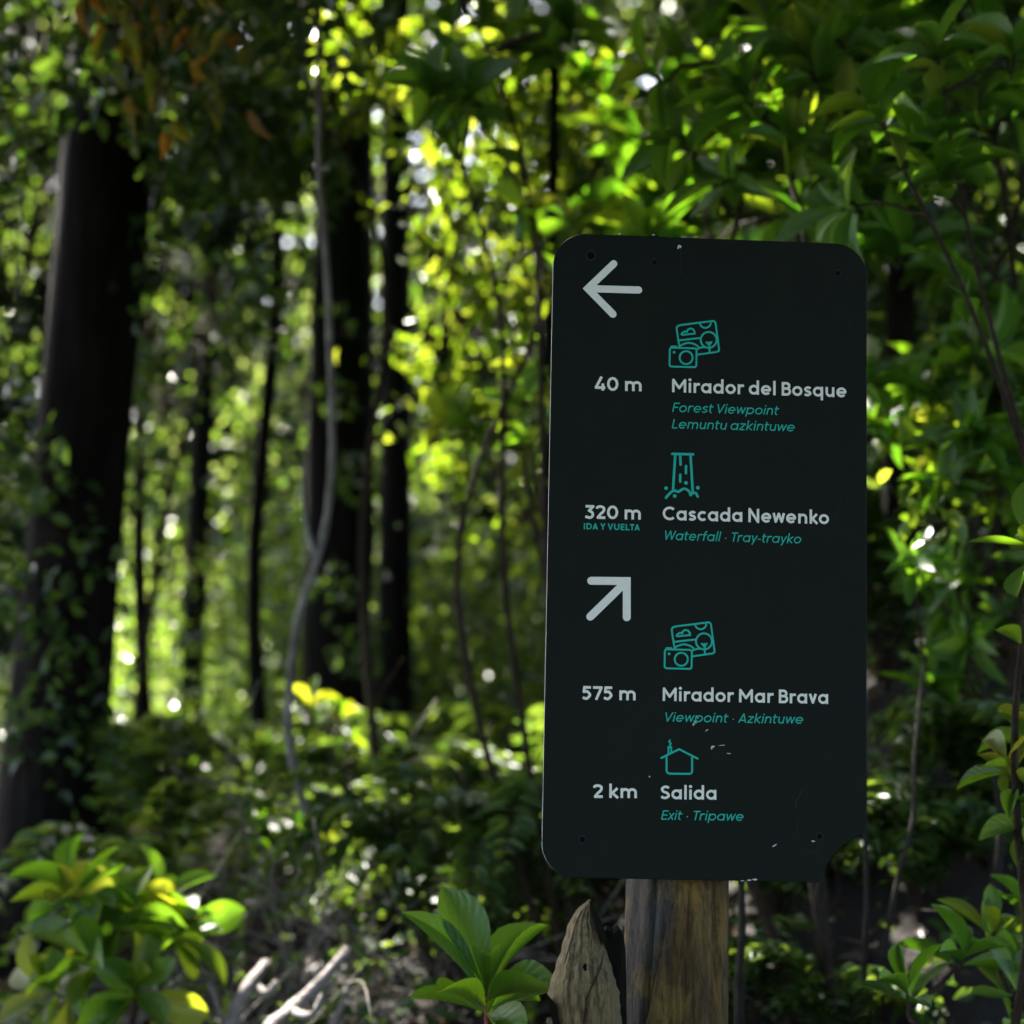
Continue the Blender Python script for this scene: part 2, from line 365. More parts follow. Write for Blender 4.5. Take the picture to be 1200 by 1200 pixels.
for p in me.polygons:
    p.material_index = 1 if (len(p.vertices) == 4 and max(me.vertices[i].co.y for i in p.vertices) > bev * 2) else 0
board.matrix_parent_inverse = Matrix.Identity(4)
board.matrix_local = Matrix.Translation(-sign.location) @ BM

class Ink:
    """flat print laid on the board: strokes as thin sheets a fraction of a millimetre proud"""
    def __init__(self): self.V = []; self.F = []; self.k = 0
    def z(self):
        self.k += 1; return -(0.00025 + 0.000012 * (self.k % 12))
    def poly(self, P):
        z = self.z(); b = len(self.V); self.V += [(p[0], z, p[1]) for p in P]; self.F.append(tuple(range(b, b + len(P))))
    def disc(self, c, r, n=20, ry=None):
        self.poly([(c[0] + r * math.cos(2 * math.pi * i / n), c[1] + (ry or r) * math.sin(2 * math.pi * i / n)) for i in range(n)])
    def stroke(self, P, wd, closed=False, cap='butt'):
        P = np.array(P, float); keep = [0]
        for i in range(1, len(P)):
            if np.linalg.norm(P[i] - P[keep[-1]]) > 1e-6: keep.append(i)
        P = P[keep]
        if closed and np.linalg.norm(P[0] - P[-1]) < 1e-6: P = P[:-1]
        n = len(P); h = wd / 2
        if not closed and n > 2:             # sharp corners: two butted strokes and a round join
            for i in range(1, n - 1):
                d0 = P[i] - P[i - 1]; d1 = P[i + 1] - P[i]
                if d0 @ d1 / (np.linalg.norm(d0) * np.linalg.norm(d1)) < -.12:
                    self.stroke(P[:i + 1], wd); self.stroke(P[i:], wd); self.disc(P[i], h * .98, 16)
                    if cap == 'round':
                        for e in (P[0], P[-1]): self.disc(e, h, 18)
                    return
        z = self.z(); b = len(self.V); L = []; Rr = []
        for i in range(n):
            d0 = P[i] - P[i - 1] if (i > 0 or closed) else P[1] - P[0]
            d1 = P[(i + 1) % n] - P[i] if (i < n - 1 or closed) else P[-1] - P[-2]
            d0 = d0 / np.linalg.norm(d0); d1 = d1 / np.linalg.norm(d1)
            n0 = np.array([-d0[1], d0[0]]); n1 = np.array([-d1[1], d1[0]]); mm = n0 + n1; l = mm @ mm
            mm = mm / l * 2 if l > 0.16 else n1

            L.append(P[i] + mm * h); Rr.append(P[i] - mm * h)
        self.V += [(p[0], z, p[1]) for p in L] + [(p[0], z, p[1]) for p in Rr]
        for i in range(n if closed else n - 1):
            j = (i + 1) % n; self.F.append((b + i, b + n + i, b + n + j, b + j))
        if cap == 'round':
            for e in (P[0], P[-1]): self.disc(e, h, 18)
    def build(self, name, mat, parent=None, label=None):
        V = self.V; F = []
        for f in self.F:       # face the viewer (-y)
            a = sum(V[f[i]][0] * V[f[(i + 1) % len(f)]][2] - V[f[(i + 1) % len(f)]][0] * V[f[i]][2] for i in range(len(f)))
            F.append(f if a > 0 else f[::-1])
        o = local_mesh(name, V, F, mat, parent or board)
        if label: o['label'] = label
        return o

# --- a geometric sans drawn as pen strokes; cap height 1
def garc(cx, cy, rx, ry, a0, a1, n=18): return [(cx + rx * math.cos(R(a0 + (a1 - a0) * i / n)), cy + ry * math.sin(R(a0 + (a1 - a0) * i / n))) for i in range(n + 1)]
def sp(pts, n=36): return [tuple(p[:2]) for p in curve([np.r_[p, 0] for p in pts], n)]
def glyph(c, w):
    h = w / 2; X = 0.73; r = X / 2 - h; cx = r + h; ASC = 1.06; D = -0.27; S = []; dots = []
    bowl = (garc(cx, X / 2, r, r, 0, 360, 28), True)
    st, ro, di = .085, .05, .015
    def out(width, lb, rb): return S, dots, width, lb, rb
    if c == 'o': S.append(bowl); return out(2 * cx, ro, ro)
    if c in 'ad': S += [bowl, ([(2 * r + h, 0), (2 * r + h, X if c == 'a' else ASC)], False)]; return out(2 * cx, ro, st)
    if c == 'q': S += [bowl, ([(2 * r + h, X), (2 * r + h, D)], False)]; return out(2 * cx, ro, st)
    if c == 'p': S += [bowl, ([(h, X), (h, D)], False)]; return out(2 * cx, st, ro)
    if c == 'e': S += [(garc(cx, X / 2, r, r, 0, 318, 28), False), ([(h * .6, X / 2 - h * .1), (2 * r + h * 1.5, X / 2 - h * .1)], False)]; return out(2 * cx, ro, ro)
    if c == 'c': S.append((garc(cx, X / 2, r, r, 48, 312, 26), False)); return out(2 * cx * .9, ro, ro * .5)
    if c == 's':
        W_ = .54; S.append((sp([(W_ - h, X - .17), (W_ * .72, X - h - .012), (W_ * .44, X - h), (h + .015, X - .2), (W_ * .35, X * .545), (W_ * .7, X * .445), (W_ - h - .005, .195), (W_ * .55, h), (W_ * .25, h + .02), (h * .7, .15)]), False)); return out(W_, ro, ro)
    if c in 'nm':
        rn = .215 if c == 'm' else .235; S.append(([(h, 0), (h, X)], False)); x0 = h
        for _ in range(2 if c == 'm' else 1):
            S.append(([(x0, X - h - rn)] + garc(x0 + rn, X - h - rn, rn, rn, 180, 0) + [(x0 + 2 * rn, 0)], False)); x0 += 2 * rn
        return out(x0 + h, st, st)
    if c == 'u':
        rn = .23; S += [([(h, X), (h, h + rn)] + garc(h + rn, h + rn, rn, rn, 180, 360) + [(h + 2 * rn, X)], False), ([(h + 2 * rn, X), (h + 2 * rn, 0)], False)]; return out(2 * h + 2 * rn, st, st)
    if c == 'r': S += [([(h, 0), (h, X)], False), ([(h, X - h - .24)] + garc(h + .24, X - h - .24, .24, .24, 180, 78, 10) + [(.43 + h * .2, X - h)], False)]; return out(.44 + h * .2, st, .02)
    if c == 'i': S.append(([(h, 0), (h, X)], False)); dots.append((h, .95, w * .62)); return out(w, st, st)
    if c == 'l': S.append(([(h, 0), (h, ASC)], False)); return out(w, st, st)
    if c == 'k': S += [([(h, 0), (h, ASC)], False), ([(w * .8, X * .42), (.52, X)], False), ([(w * .8 + .08, X * .46), (.56, 0)], False)]; return out(.6, st, di)
    if c == 't': S += [([(.09 + h, .95), (.09 + h, .2)] + garc(.09 + h + .16, h + .16, .16, .16, 180, 285, 10), False), ([(0, X - h), (.42, X - h)], False)]; return out(.42, .03, .03)
    if c == 'f': S += [([(.09 + h, 0), (.09 + h, .8)] + garc(.09 + h + .18, ASC - h - .18, .18, .18, 180, 80, 10), False), ([(0, X - h), (.40, X - h)], False)]; return out(.42, .03, .0)
    if c == 'w': S.append(([(h * 1.05, X), (.25, h * .9), (.46, X - h * .6), (.67, h * .9), (.92 - h * 1.05, X)], False)); return out(.92, di, di)
    if c == 'v': S.append(([(h * 1.1, X), (.31, h * .9), (.62 - h * 1.1, X)], False)); return out(.62, di, di)
    if c == 'y': S += [([(h * 1.1, X), (.31, .04)], False), ([(.62 - h * 1.1, X), (.2, D)], False)]; return out(.62, di, di)
    if c == 'z': S.append(([(.03, X - h), (.50, X - h), (.05, h), (.53, h)], False)); return out(.55, .05, .05)
    if c == 'x': S += [([(h, X), (.56 - h, 0)], False), ([(.56 - h, X), (h, 0)], False)]; return out(.56, di, di)
    if c == 'M': S.append(([(h, 0), (h, 1 - h), (.5, .32), (1.0 - h, 1 - h), (1.0 - h, 0)], False)); return out(1.0, st, st)
    if c == 'B':
        r1, r2 = (.5 - h) / 2 + .01, (.5 - h) / 2 - .01
        S += [([(h, 0), (h, 1)], False), ([(h, h), (.34, h)] + garc(.36, h + r1, r1 * 1.05, r1, 270, 450) + [(h, h + 2 * r1)], False), ([(h, 1 - h), (.32, 1 - h)] + garc(.34, 1 - h - r2, r2, r2, 90, -90) + [(h, 1 - h - 2 * r2)], False)]; return out(.65, st, ro)
    if c == 'D': S += [([(h, h), (.3, h)] + garc(.3, .5, .5 - h, .5 - h, 270, 450) + [(h, 1 - h)], False), ([(h, 0), (h, 1)], False)]; return out(.8, st, ro)
    if c == 'C': S.append((garc(.5, .5, .5 - h, .5 - h, 46, 314, 30), False)); return out(.9, ro, .02)
    if c == 'N': S += [([(h, 0), (h, 1 - h * .3), (.78 - h, h * .3), (.78 - h, 1)], False)]; return out(.78, st, st)
    if c == 'S':
        W_ = .66; S.append((sp([(W_ - h * 1.1, .80), (W_ * .75, 1 - h - .03), (W_ * .47, 1 - h), (h + .02, .76), (W_ * .3, .565), (W_ * .7, .45), (W_ - h, .245), (W_ * .53, h), (W_ * .22, h + .035), (h * .8, .2)]), False)); return out(W_, ro, ro)
    if c == 'F': S += [([(h, 0), (h, 1 - h), (.56, 1 - h)], False), ([(h, .5), (.5, .5)], False)]; return out(.56, st, .02)
    if c == 'E': S += [([(.57, h), (h, h), (h, 1 - h), (.57, 1 - h)], False), ([(h, .5), (.52, .5)], False)]; return out(.57, st, .05)
    if c == 'V': S.append(([(h * 1.1, 1), (.4, h * .8), (.8 - h * 1.1, 1)], False)); return out(.8, di, di)
    if c == 'L': S.append(([(h, 1), (h, h), (.53, h)], False)); return out(.53, st, .03)
    if c == 'W': S.append(([(h * 1.05, 1), (.3, h * .9), (.57, 1 - h * .6), (.84, h * .9), (1.14 - h * 1.05, 1)], False)); return out(1.14, di, di)
    if c == 'T': S += [([(0, 1 - h), (.66, 1 - h)], False), ([(.33, 1 - h), (.33, 0)], False)]; return out(.66, di, di - .04)
    if c == 'A': S += [([(h * 1.1, 0), (.4, 1 - h * .8), (.8 - h * 1.1, 0)], False), ([(.18, .27), (.62, .27)], False)]; return out(.8, di, di)
    if c == 'I': S.append(([(h, 0), (h, 1)], False)); return out(w, st, st)
    if c == 'Y': S += [([(h * 1.1, 1), (.37, .42), (.74 - h * 1.1, 1)], False), ([(.37, .46), (.37, 0)], False)]; return out(.74, di, di)
    if c == 'U': S.append(([(h, 1), (h, .38)] + garc(.38, .38, .38 - h, .38 - h, 180, 360) + [(.76 - h, 1)], False)); return out(.76, st, st)
    if c == '0': S.append((garc(.36, .5, .36 - h, .5 - h, 0, 360, 32), True)); return out(.72, ro, ro)
    if c == '4': S.append(([(.62, .26 - .04), (h * .5, .26 - .04), (.40, 1.02)], False)); S.append(([(.47, .52), (.47, 0)], False)); return out(.64, .03, .03)
    if c == '3': S.append(([(.06, 1 - h), (.54, 1 - h), (.28, .585), (.33, .585)] + garc(.31, .335 - h * .35, .30 - h, .30 - h * .7, 70, -90, 16) + [(.2, h + .01), (h * .5, .13 + h * .2)], False)); return out(.61, ro, ro)
    if c == '2': S.append((sp([(h * .8, .74), (.11, .86), (.3, 1 - h), (.53 - h * .3, .8), (.48, .56), (.3, .36)], 26) + [(h * 1.4, h), (.6, h)], False)); return out(.6, ro, ro)
    if c == '5': S.append(([(.55, 1 - h), (.15, 1 - h), (.115, .58)] + sp([(.2, .595), (.34, .6), (.58 - h, .34), (.30, h), (.14, h + .03), (h * .5, .17)], 26), False)); return out(.6, ro, ro)
    if c == '7': S.append(([(0, 1 - h), (.53, 1 - h), (.2, -.0)], False)); return out(.58, .03, .02)
    if c == '-': S.append(([(0, .34), (.3, .34)], False)); return out(.3, .06, .06)
    if c == '·': dots.append((.09, .36, w * .62)); return out(.18, .14, .14)
    return S, dots, .26, 0, 0
def text(s, p0, p1, cap_px, w, mat, shear=0.0):
    a = uv_of(*p0); b2 = uv_of(*p1); cap = abs(uv_of(p0[0], p0[1] - cap_px)[1] - a[1])
    x = 0; items = []; prev = None
    for ch in s:
        S, dots, wd, lb, rb = glyph(ch, w)
        if items: x += lb
        items.append((S, dots, x)); x += wd + rb; last = rb
    tot = x - last + (shear * .7 if shear else 0); e = (b2 - a) / np.linalg.norm(b2 - a); nrm = np.array([-e[1], e[0]]); sx = np.linalg.norm(b2 - a) / tot
    ink = Ink()
    f = lambda p, x0: a + e * ((p[0] + x0 + p[1] * shear) * sx) + nrm * (p[1] * cap)
    for S, dots, x0 in items:
        for P, cl in S: ink.stroke([f(p, x0) for p in P], w * (cap + sx) / 2, cl)
        for d in dots: ink.disc(f(d, x0), d[2] * sx, 18, d[2] * cap)
    return ink.build('lettering', mat)
WB, WI = .178, .118
text('40 m', (697.5, 457.6), (752, 458.6), 16, WB, M['white'])
text('Mirador del Bosque', (787.5, 459.6), (992, 465.8), 15.9, WB, M['white'])
text('Forest Viewpoint', (787.5, 482.7), (913, 486.5), 10.9, WI, M['teal'], .2)
text('Lemuntu azkintuwe', (787, 502), (932, 505.7), 10.9, WI, M['teal'], .2)
text('320 m', (685, 607.6), (751, 609), 15.8, WB, M['white'])
text('IDA Y VUELTA', (684, 620.2), (750, 621.8), 7.3, .19, M['teal'])
text('Cascada Newenko', (776.5, 609.4), (971.5, 614.3), 15.9, WB, M['white'])
text('Waterfall · Tray-trayko', (777, 632.6), (939.5, 637), 10.9, WI, M['teal'], .2)
text('575 m', (682, 819.8), (745, 820.8), 15.8, WB, M['white'])
text('Mirador Mar Brava', (776.5, 821.3), (970.5, 825), 15.9, WB, M['white'])
text('Viewpoint · Azkintuwe', (777, 845.6), (942, 848.2), 10.9, WI, M['teal'], .2)
text('2 km', (695, 934.9), (746.5, 935.3), 15.8, WB, M['white'])
text('Salida', (774, 936.4), (839.5, 937.2), 15.9, WB, M['white'])
text('Exit · Tripawe', (774.5, 960.5), (872, 962), 10.9, WI, M['teal'], .2)

PXB = abs(uv_of(801, 600)[0] - uv_of(800, 600)[0])       # one photo pixel on the board
def crop(x0, y0, s): return lambda x, y: uv_of(x0 + x / s, y0 + y / s)
# arrows
k = crop(640, 265, 7.5); ink = Ink(); wd = 8.6 * PXB
ink.stroke([k(594, 331), k(366, 549), k(587, 774)], wd, cap='round'); ink.stroke([k(385, 550), k(812, 562)], wd, cap='round'); ink.disc(k(368, 549), wd * .5)
ink.build('arrow', M['white'], label='white arrow pointing left')
k = crop(620, 640, 2.857); ink = Ink(); wd = 9.2 * PXB
ink.stroke([k(208, 116), k(327, 117), k(327, 238)], wd, cap='round'); ink.stroke([k(205, 236), k(321, 123)], wd, cap='round')
ink.build('arrow', M['white'], label='white arrow pointing up to the right')
# postcard-and-camera pictogram
def rrect(k, cs, r, n=6):
    P = [np.array(c, float) for c in cs]; out = []
    for i in range(len(P)):
        a = P[i - 1] - P[i]; b2 = P[(i + 1) % len(P)] - P[i]; a = P[i] + a / np.linalg.norm(a) * r; b2 = P[i] + b2 / np.linalg.norm(b2) * r
        out += [tuple((1 - t) ** 2 * a + 2 * t * (1 - t) * P[i] + t * t * b2) for t in np.linspace(0, 1, n)]
    return [k(*p) for p in out]
def pic_arc(k, cx, cy, r, a0, a1, n=20): return [k(cx + r * math.cos(R(a0 + (a1 - a0) * i / n)), cy + r * math.sin(R(a0 + (a1 - a0) * i / n))) for i in range(n + 1)]
def postcard(k):
    ink = Ink(); wd = 2.15 * PXB
    ink.stroke(rrect(k, [(115, 219), (260, 223), (258, 325), (113, 321)], 14), wd, True)
    ink.stroke(pic_arc(k, 203, 273, 35, 0, 360, 30), wd, True); ink.disc(k(138, 244), 1.6 * PXB); ink.stroke([k(124, 213), k(150, 213)], wd, cap='round')
    ink.stroke([k(167, 213), k(158, 160), k(152, 118), k(153, 108), k(160, 101), k(172, 97), k(345, 75), k(355, 76), k(362, 84), k(381, 225), k(380, 236), k(370, 242), k(264, 257)], wd, cap='round')
    ink.stroke(pic_arc(k, 307, 82, 30, 172, -2), wd)
    ink.stroke([k(183, 150), k(178, 146), k(184, 138), k(196, 131), k(207, 134), k(212, 122), k(226, 115), k(240, 119), k(248, 131), k(250, 143), k(183, 150)], wd, cap='round')
    ink.stroke([k(164, 180), k(284, 166)], wd); ink.stroke(pic_arc(k, 325, 177, 43, 0, 360, 30), wd, True)
    ink.stroke([k(330, 242), k(327, 190)], wd, cap='round'); ink.stroke([k(313, 190), k(328, 205), k(340, 189)], wd, cap='round')
    ink.stroke([k(168, 212)] + [k(*p) for p in sp([(180, 203), (215, 193), (248, 200), (272, 216)], 16)], wd)
    ink.stroke([k(*p) for p in sp([(262, 226), (290, 217), (318, 217)], 12)], wd, cap='round')
    return ink.build('pictogram', M['teal'], label='teal outline of a camera and a postcard')
postcard(crop(760, 360, 4.615))
postcard(lambda x, y: uv_of(754 + x / 4.58, 713.0 + y / 4.58))
# waterfall
k = crop(770, 520, 17.15); ink = Ink(); wd = 2.9 * PXB
ink.stroke([k(305, 205), k(725, 214)], wd, cap='round'); ink.stroke([k(365, 210), k(320, 940)], wd); ink.stroke([k(672, 214), k(716, 980)], wd)
ink.stroke([k(462, 212), k(472, 420)], wd, cap='round'); ink.stroke([k(580, 450), k(580, 592)], wd, cap='round'); ink.stroke([k(465, 622), k(463, 762)], wd, cap='round')
for p in ((580, 787), (180, 893), (818, 886), (355, 1050)): ink.disc(k(*p), 2.2 * PXB)
ink.stroke([k(*p) for p in sp([(178, 1088), (235, 1020), (330, 945), (430, 968)], 18)], wd, cap='round')
ink.stroke([k(*p) for p in sp([(430, 968), (540, 905), (640, 955), (672, 1035)], 18)], wd, cap='round')
ink.stroke([k(*p) for p in sp([(672, 1035), (720, 990), (780, 995), (815, 1062)], 14)], wd, cap='round')
ink.build('pictogram', M['teal'], label='teal outline of a waterfall')
# house
k = crop(670, 860, 5.4545); ink = Ink(); wd = 2.2 * PXB
ink.stroke([k(572, 154), k(687, 98), k(804, 158)], wd, cap='round')
ink.stroke([k(606, 138), k(606, 236), k(612, 249), k(624, 254), k(752, 256), k(764, 251), k(769, 240), k(769, 142)], wd)
ink.stroke([k(618, 128), k(618, 84), k(636, 84), k(636, 120)], wd * .9); ink.stroke([k(*p) for p in sp([(627, 72), (634, 60), (622, 52), (628, 40)], 12)], wd * .8, cap='round')
ink.build('pictogram', M['teal'], label='teal outline of a house with a smoking chimney')

# screws and wear
def screw(px, py, r, ring=True, hole=True):
    me_ink = Ink(); c = uv_of(px, py); q = r * PXB
    if ring: me_ink.stroke([(c[0] + q * math.cos(a), c[1] + q * math.sin(a)) for a in np.linspace(0, 6.2832, 25)][:-1], q * .32, True)
    b2 = me_ink.build('screw', M['ring'])
    d = Ink(); d.disc(c, q * .78); [d.disc(c, q * .1) for _ in range(1)]; d.build('screw_hole', M['hole'], b2)
screw(692.3, 299.5, 5.6); screw(767, 307.5, 3.8); screw(981.5, 320, 3.8); screw(682.5, 984, 4.2); screw(960.3, 980.3, 4.0)
ink = Ink()
def blob(px, py, a, b2, rot=0, n=9, seed=0):
    rg = random.Random(seed + int(px * 7)); P = []
    for i in range(n):
        t = 2 * math.pi * i / n; q = rg.uniform(.6, 1.15); x, y = a * q * math.cos(t), b2 * q * math.sin(t); c, s = math.cos(R(rot)), math.sin(R(rot)); P.append(uv_of(px + x * c - y * s, py + x * s + y * c))
    ink.poly(P)
for a in ((796.2, 288.8, 2.6, 1.8, 20), (794.5, 290.5, 1.3, 1.2, 0), (835, 875, 3, 1.6, -20), (834, 877, 1.2, 1.2, 0), (828, 856, 2.2, .8, -25), (815, 846, 2.4, 1.0, 30), (812.5, 849, .9, 1.8, 0), (818, 841.5, 1.2, .6, 10),
          (953, 985.8, 2.6, .9, 4), (907.5, 990.8, 4.0, .7, -30), (725.5, 273.9, 2.2, .9, 2), (765.5, 275.3, 2.0, .8, 2), (846, 873.4, 5, .5, -4), (854, 883, 3, .5, 4), (761, 910, 1.1, .9, 0), (884.5, 1030.8, 3.6, 1.1, 0), (878, 1031.6, 3.0, .9, 0), (870, 1032, 2.6, .6, 0), (860, 1032.2, 1.6, .6, 0)):
    ink = Ink(); blob(*a); ink.build('paint_chip', M['chip'])
ink = Ink()
for pts, wd in (([(797.6, 292), (797.9, 306), (797.8, 322)], .7), ([(934, 948), (932, 943), (935, 935), (940, 926)], 1.3), ([(936, 956), (934, 968), (935, 980)], .5), ([(979, 610), (983, 592), (990, 568)], .5), ([(995, 375), (996, 390)], .6), ([(889, 983), (888, 986)], 1.0), ([(944, 996), (960, 1001)], .6), ([(848, 700), (862, 706), (880, 704)], .4)):
    ink = Ink(); ink.stroke([uv_of(*p) for p in pts], wd * PXB); ink.build('scratch', M['scuff'])

# post: knotty round pole behind the board
mb = MB(); sides, K = 128, 120
base = BM @ Vector((-0.032, 0.085, -0.40))
ztop, zbot = 1.72, float(gz(0.2, 2.72)) - 0.05
th = np.arange(sides) / sides * 2 * math.pi; V = []; rg = np.random.default_rng(9)
FUR = [(rg.uniform(0, 6.283), rg.uniform(.02, .06), rg.uniform(.002, .006), rg.uniform(-.9, .9), rg.uniform(0, 6), rg.uniform(5, 16)) for _ in range(26)]
for i in range(K):
    z = zbot + (ztop - zbot) * i / (K - 1); t = (z - base.z)
    cx = 0.2055 + 0.018 * t + .003 * math.sin(z * 7); cyy = 2.7155 + 0.07 * t
    r = 0.0605 * (1 - .06 * t) + (.012 * max(0, -t) ** 1.2)
    rr = r * (1 + .045 * np.sin(2 * th + 1 + z * 1.5) + .03 * np.sin(3 * th + 2.2 - z * 2) + .018 * np.sin(7 * th + z * 4) + .012 * np.sin(13 * th + 5 * math.sin(z * 3)))
    for (a0, wd_, dp, sl, p0, fq) in FUR:
        g1 = np.abs((th - (a0 + sl * t + .05 * math.sin(z * fq + p0)) + math.pi) % (2 * math.pi) - math.pi); rr = rr - dp * max(0, math.sin(z * fq * .6 + p0) + .5) * np.exp(-(g1 / wd_) ** 2)
    lx = cx + np.cos(th) * rr - 0.2; bx = .0075 + .27 * (z - 1.027) + .003 * math.sin(z * 31)
    rr = rr + (.004 * smooth(-.0015, .0015, lx - bx) - .003 * np.exp(-((lx - bx + .001) / .0022) ** 2)) * (np.sin(th) < 0)
    yy = cyy + np.sin(th) * rr
    lim = 2.7155 - 0.0575 + 0.07 * t
    V.append(np.c_[cx + np.cos(th) * rr, np.maximum(yy, lim) if z > base.z - .01 else yy, np.full(sides, z)])
V = np.concatenate(V)
F = np.array([(k * sides + j, k * sides + (j + 1) % sides, (k + 1) * sides + (j + 1) % sides, (k + 1) * sides + j) for k in range(K - 1) for j in range(sides)])
mb.addblock(V, F, np.full(len(V), .5), np.zeros((len(V), 2))); mb.f.append(np.arange(sides) + mb.n - sides)
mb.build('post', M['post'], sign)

# broken stump beside the post: photo outline turned into a solid split stake
stump = empty('broken_stump', (at(690, 1200, 2.60).x, 2.62, float(gz(.1, 2.62))), 'pale weathered broken stump with a pointed split top, left against the sign post', 'stump')
prof = [(1059, 690.5, 693), (1066, 682, 695.5), (1078, 670.5, 700), (1092, 665, 706), (1101, 662, 708.5), (1108, 660, 711), (1131, 652.5, 719), (1150, 646, 725), (1164, 642, 730), (1172, 642.5, 731), (1180, 646, 731.5), (1200, 649, 732.5), (1260, 652, 736), (1400, 648, 742), (1550, 640, 752)]
P_ = np.array(prof, float); yy = np.r_[np.arange(1059, 1200, 3), np.arange(1200, 1551, 25)]; prof = [(y, np.interp(y, P_[:, 0], P_[:, 1]) + .8 * math.sin(y * .31), np.interp(y, P_[:, 0], P_[:, 2]) + .7 * math.sin(y * .4)) for y in yy]
mb = MB(); sides = 64; th = np.arange(sides) / sides * 2 * math.pi; V = []
rg = np.random.default_rng(4); ph = rg.uniform(0, 6, 8)
for i, (py, xl, xr) in enumerate(prof):
    a = at(xl, py, 2.60); b2 = at(xr, py, 2.60); cx = (a.x + b2.x) / 2; hwid = (b2.x - a.x) / 2; z = a.z
    dep = .012 + min(.042, hwid * .95)
    # section: a flat split face towards the path, a sharp ridge right of it, rounded back
    SEC = np.array([(-1, -.1), (-.9, -.55), (-.55, -.8), (-.1, -.95), (.35, -1), (.66, -.92), (.74, -.8), (.88, -.1), (1, .5), (.6, .95), (0, 1), (-.6, .8), (-.95, .4), (-1, -.1)])
    tt = np.linspace(0, len(SEC) - 1, sides, endpoint=False); q = np.interp(tt, np.arange(len(SEC)), SEC[:, 0]); s = np.interp(tt, np.arange(len(SEC)), SEC[:, 1])
    gr = .0014 * np.sin(q * 17 + z * 11 + ph[0]) + .0011 * np.sin(q * 41 - z * 8 + ph[1])
    V.append(np.c_[cx + q * hwid * (1 + .008 * rg.normal(size=sides)), 2.615 + s * dep + gr + .014 * max(0, (1130 - py) / 70.), np.full(sides, z) + np.zeros(sides)])
V = np.concatenate(V); K = len(prof)
F = np.array([(k * sides + (j + 1) % sides, k * sides + j, (k + 1) * sides + j, (k + 1) * sides + (j + 1) % sides) for k in range(K - 1) for j in range(sides)])
mb.addblock(V, F, np.full(len(V), .5), np.zeros((len(V), 2))); mb.f.append(np.arange(sides)); mb.f.append(np.arange(sides)[::-1] + mb.n - sides)
mb.build('split_wood', M['stump'], stump, smooth=False)
def chunk(name, pts, Y, dep, mat):
    P = [at(x, y, Y) for x, y in pts]; n = len(P); V = [tuple(p) for p in P] + [(p.x, p.y + dep, p.z) for p in P]
    a = sum(P[i].x * P[(i + 1) % n].z - P[(i + 1) % n].x * P[i].z for i in range(n)); r_ = list(range(n)) if a > 0 else list(range(n))[::-1]
    mb = MB(); mb.add(V, [r_, [i + n for i in r_[::-1]]] + [[r_[(i + 1) % n], r_[i], r_[i] + n, r_[(i + 1) % n] + n] for i in range(n)]); return mb.build(name, mat, stump, smooth=False)
chunk('broken_edge_shade', [(691, 1059), (695, 1061), (700, 1070), (706, 1084), (710, 1096), (712, 1109), (708, 1103), (704, 1099), (699, 1092), (696, 1078)], 2.580, .03, M['bark'])  # dark broken wood that also paints the shade of the right face
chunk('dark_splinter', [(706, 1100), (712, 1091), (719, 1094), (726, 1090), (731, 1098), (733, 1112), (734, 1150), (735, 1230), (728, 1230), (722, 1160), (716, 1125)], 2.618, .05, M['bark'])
chunk('crack', [(708.2, 1113), (706.4, 1128), (701.3, 1142), (693.6, 1158), (687.5, 1172), (684.6, 1200), (683.8, 1200), (686.4, 1171), (692.6, 1156), (700.5, 1141), (705.5, 1127)], 2.5585, .012, M['twig'])
chunk('crack', [(672, 1094), (667.6, 1112), (661.8, 1130), (661.2, 1130), (666.8, 1111), (671.4, 1094)], 2.566, .012, M['twig'])
chunk('broken_edge_shade', [(641.5, 1170), (648, 1174), (653, 1181), (656, 1200), (657, 1230), (649, 1230), (648, 1200), (645, 1183)], 2.578, .03, M['bark'])  # dark patch painting the shade inside the undercut notch
mb = MB(); c0 = at(685.5, 1133, 2.562)
mb.add(*(lambda c: ([(c.x + .0030 * math.cos(t) * (1 if i % 2 else .6), c.y - .004 + .0015 * math.sin(3 * t), c.z + .0048 * math.sin(t)) for i, t in enumerate(np.linspace(0, 6.283, 11)[:-1])], [list(range(10))]))(c0))
mb.build('knot_hole', M['hole'], stump)

# ------------------------------------------------------------------ where the sun comes through the canopy
S_ = np.array(SUN)
def open_to_sun(P):
    """True for canopy points that would shade a place the photo shows in the sun"""
    P = np.asarray(P, float)
    q = P - S_ * ((P[:, 2] - 1.0) / S_[2])[:, None]           # where its shadow falls at 1 m
    px = 600 + 2500 * q[:, 0] / np.maximum(q[:, 1], .1); j = 14 * np.sin(q[:, 1] * 2.1) + RNG.normal(size=len(q)) * 10
    op = ((q[:, 1] > 9.3) & (px + j > 262) & (px + j < 400)) | ((q[:, 1] > 11.6) & (((px + j > 490) & (px + j < 720)) | ((px + j > 420) & (px + j < 445))))
    op &= (np.sin(px * .045 + q[:, 1] * 1.7) * np.sin(q[:, 1] * 2.6 - px * .02) > -.28)
    op &= RNG.random(len(q)) > .10
    op |= (RNG.random(len(q)) > .15) & (q[:, 1] > 7.3) & (px + j > 112) & (px + j < 265)
    for (x, y, z, r) in FLECK:
        t = np.array([x, y, z]); d = P - t; al = d @ S_; pr = np.linalg.norm(d - al[:, None] * S_, axis=1)
        op |= (pr < r + min(.10, .03 + .6 * r)) & (al > 0.12)
    return op
FLECK = []
def fleck(px, py, Y, r): p = at(px, py, Y); FLECK.append((p.x, p.y, p.z, r))
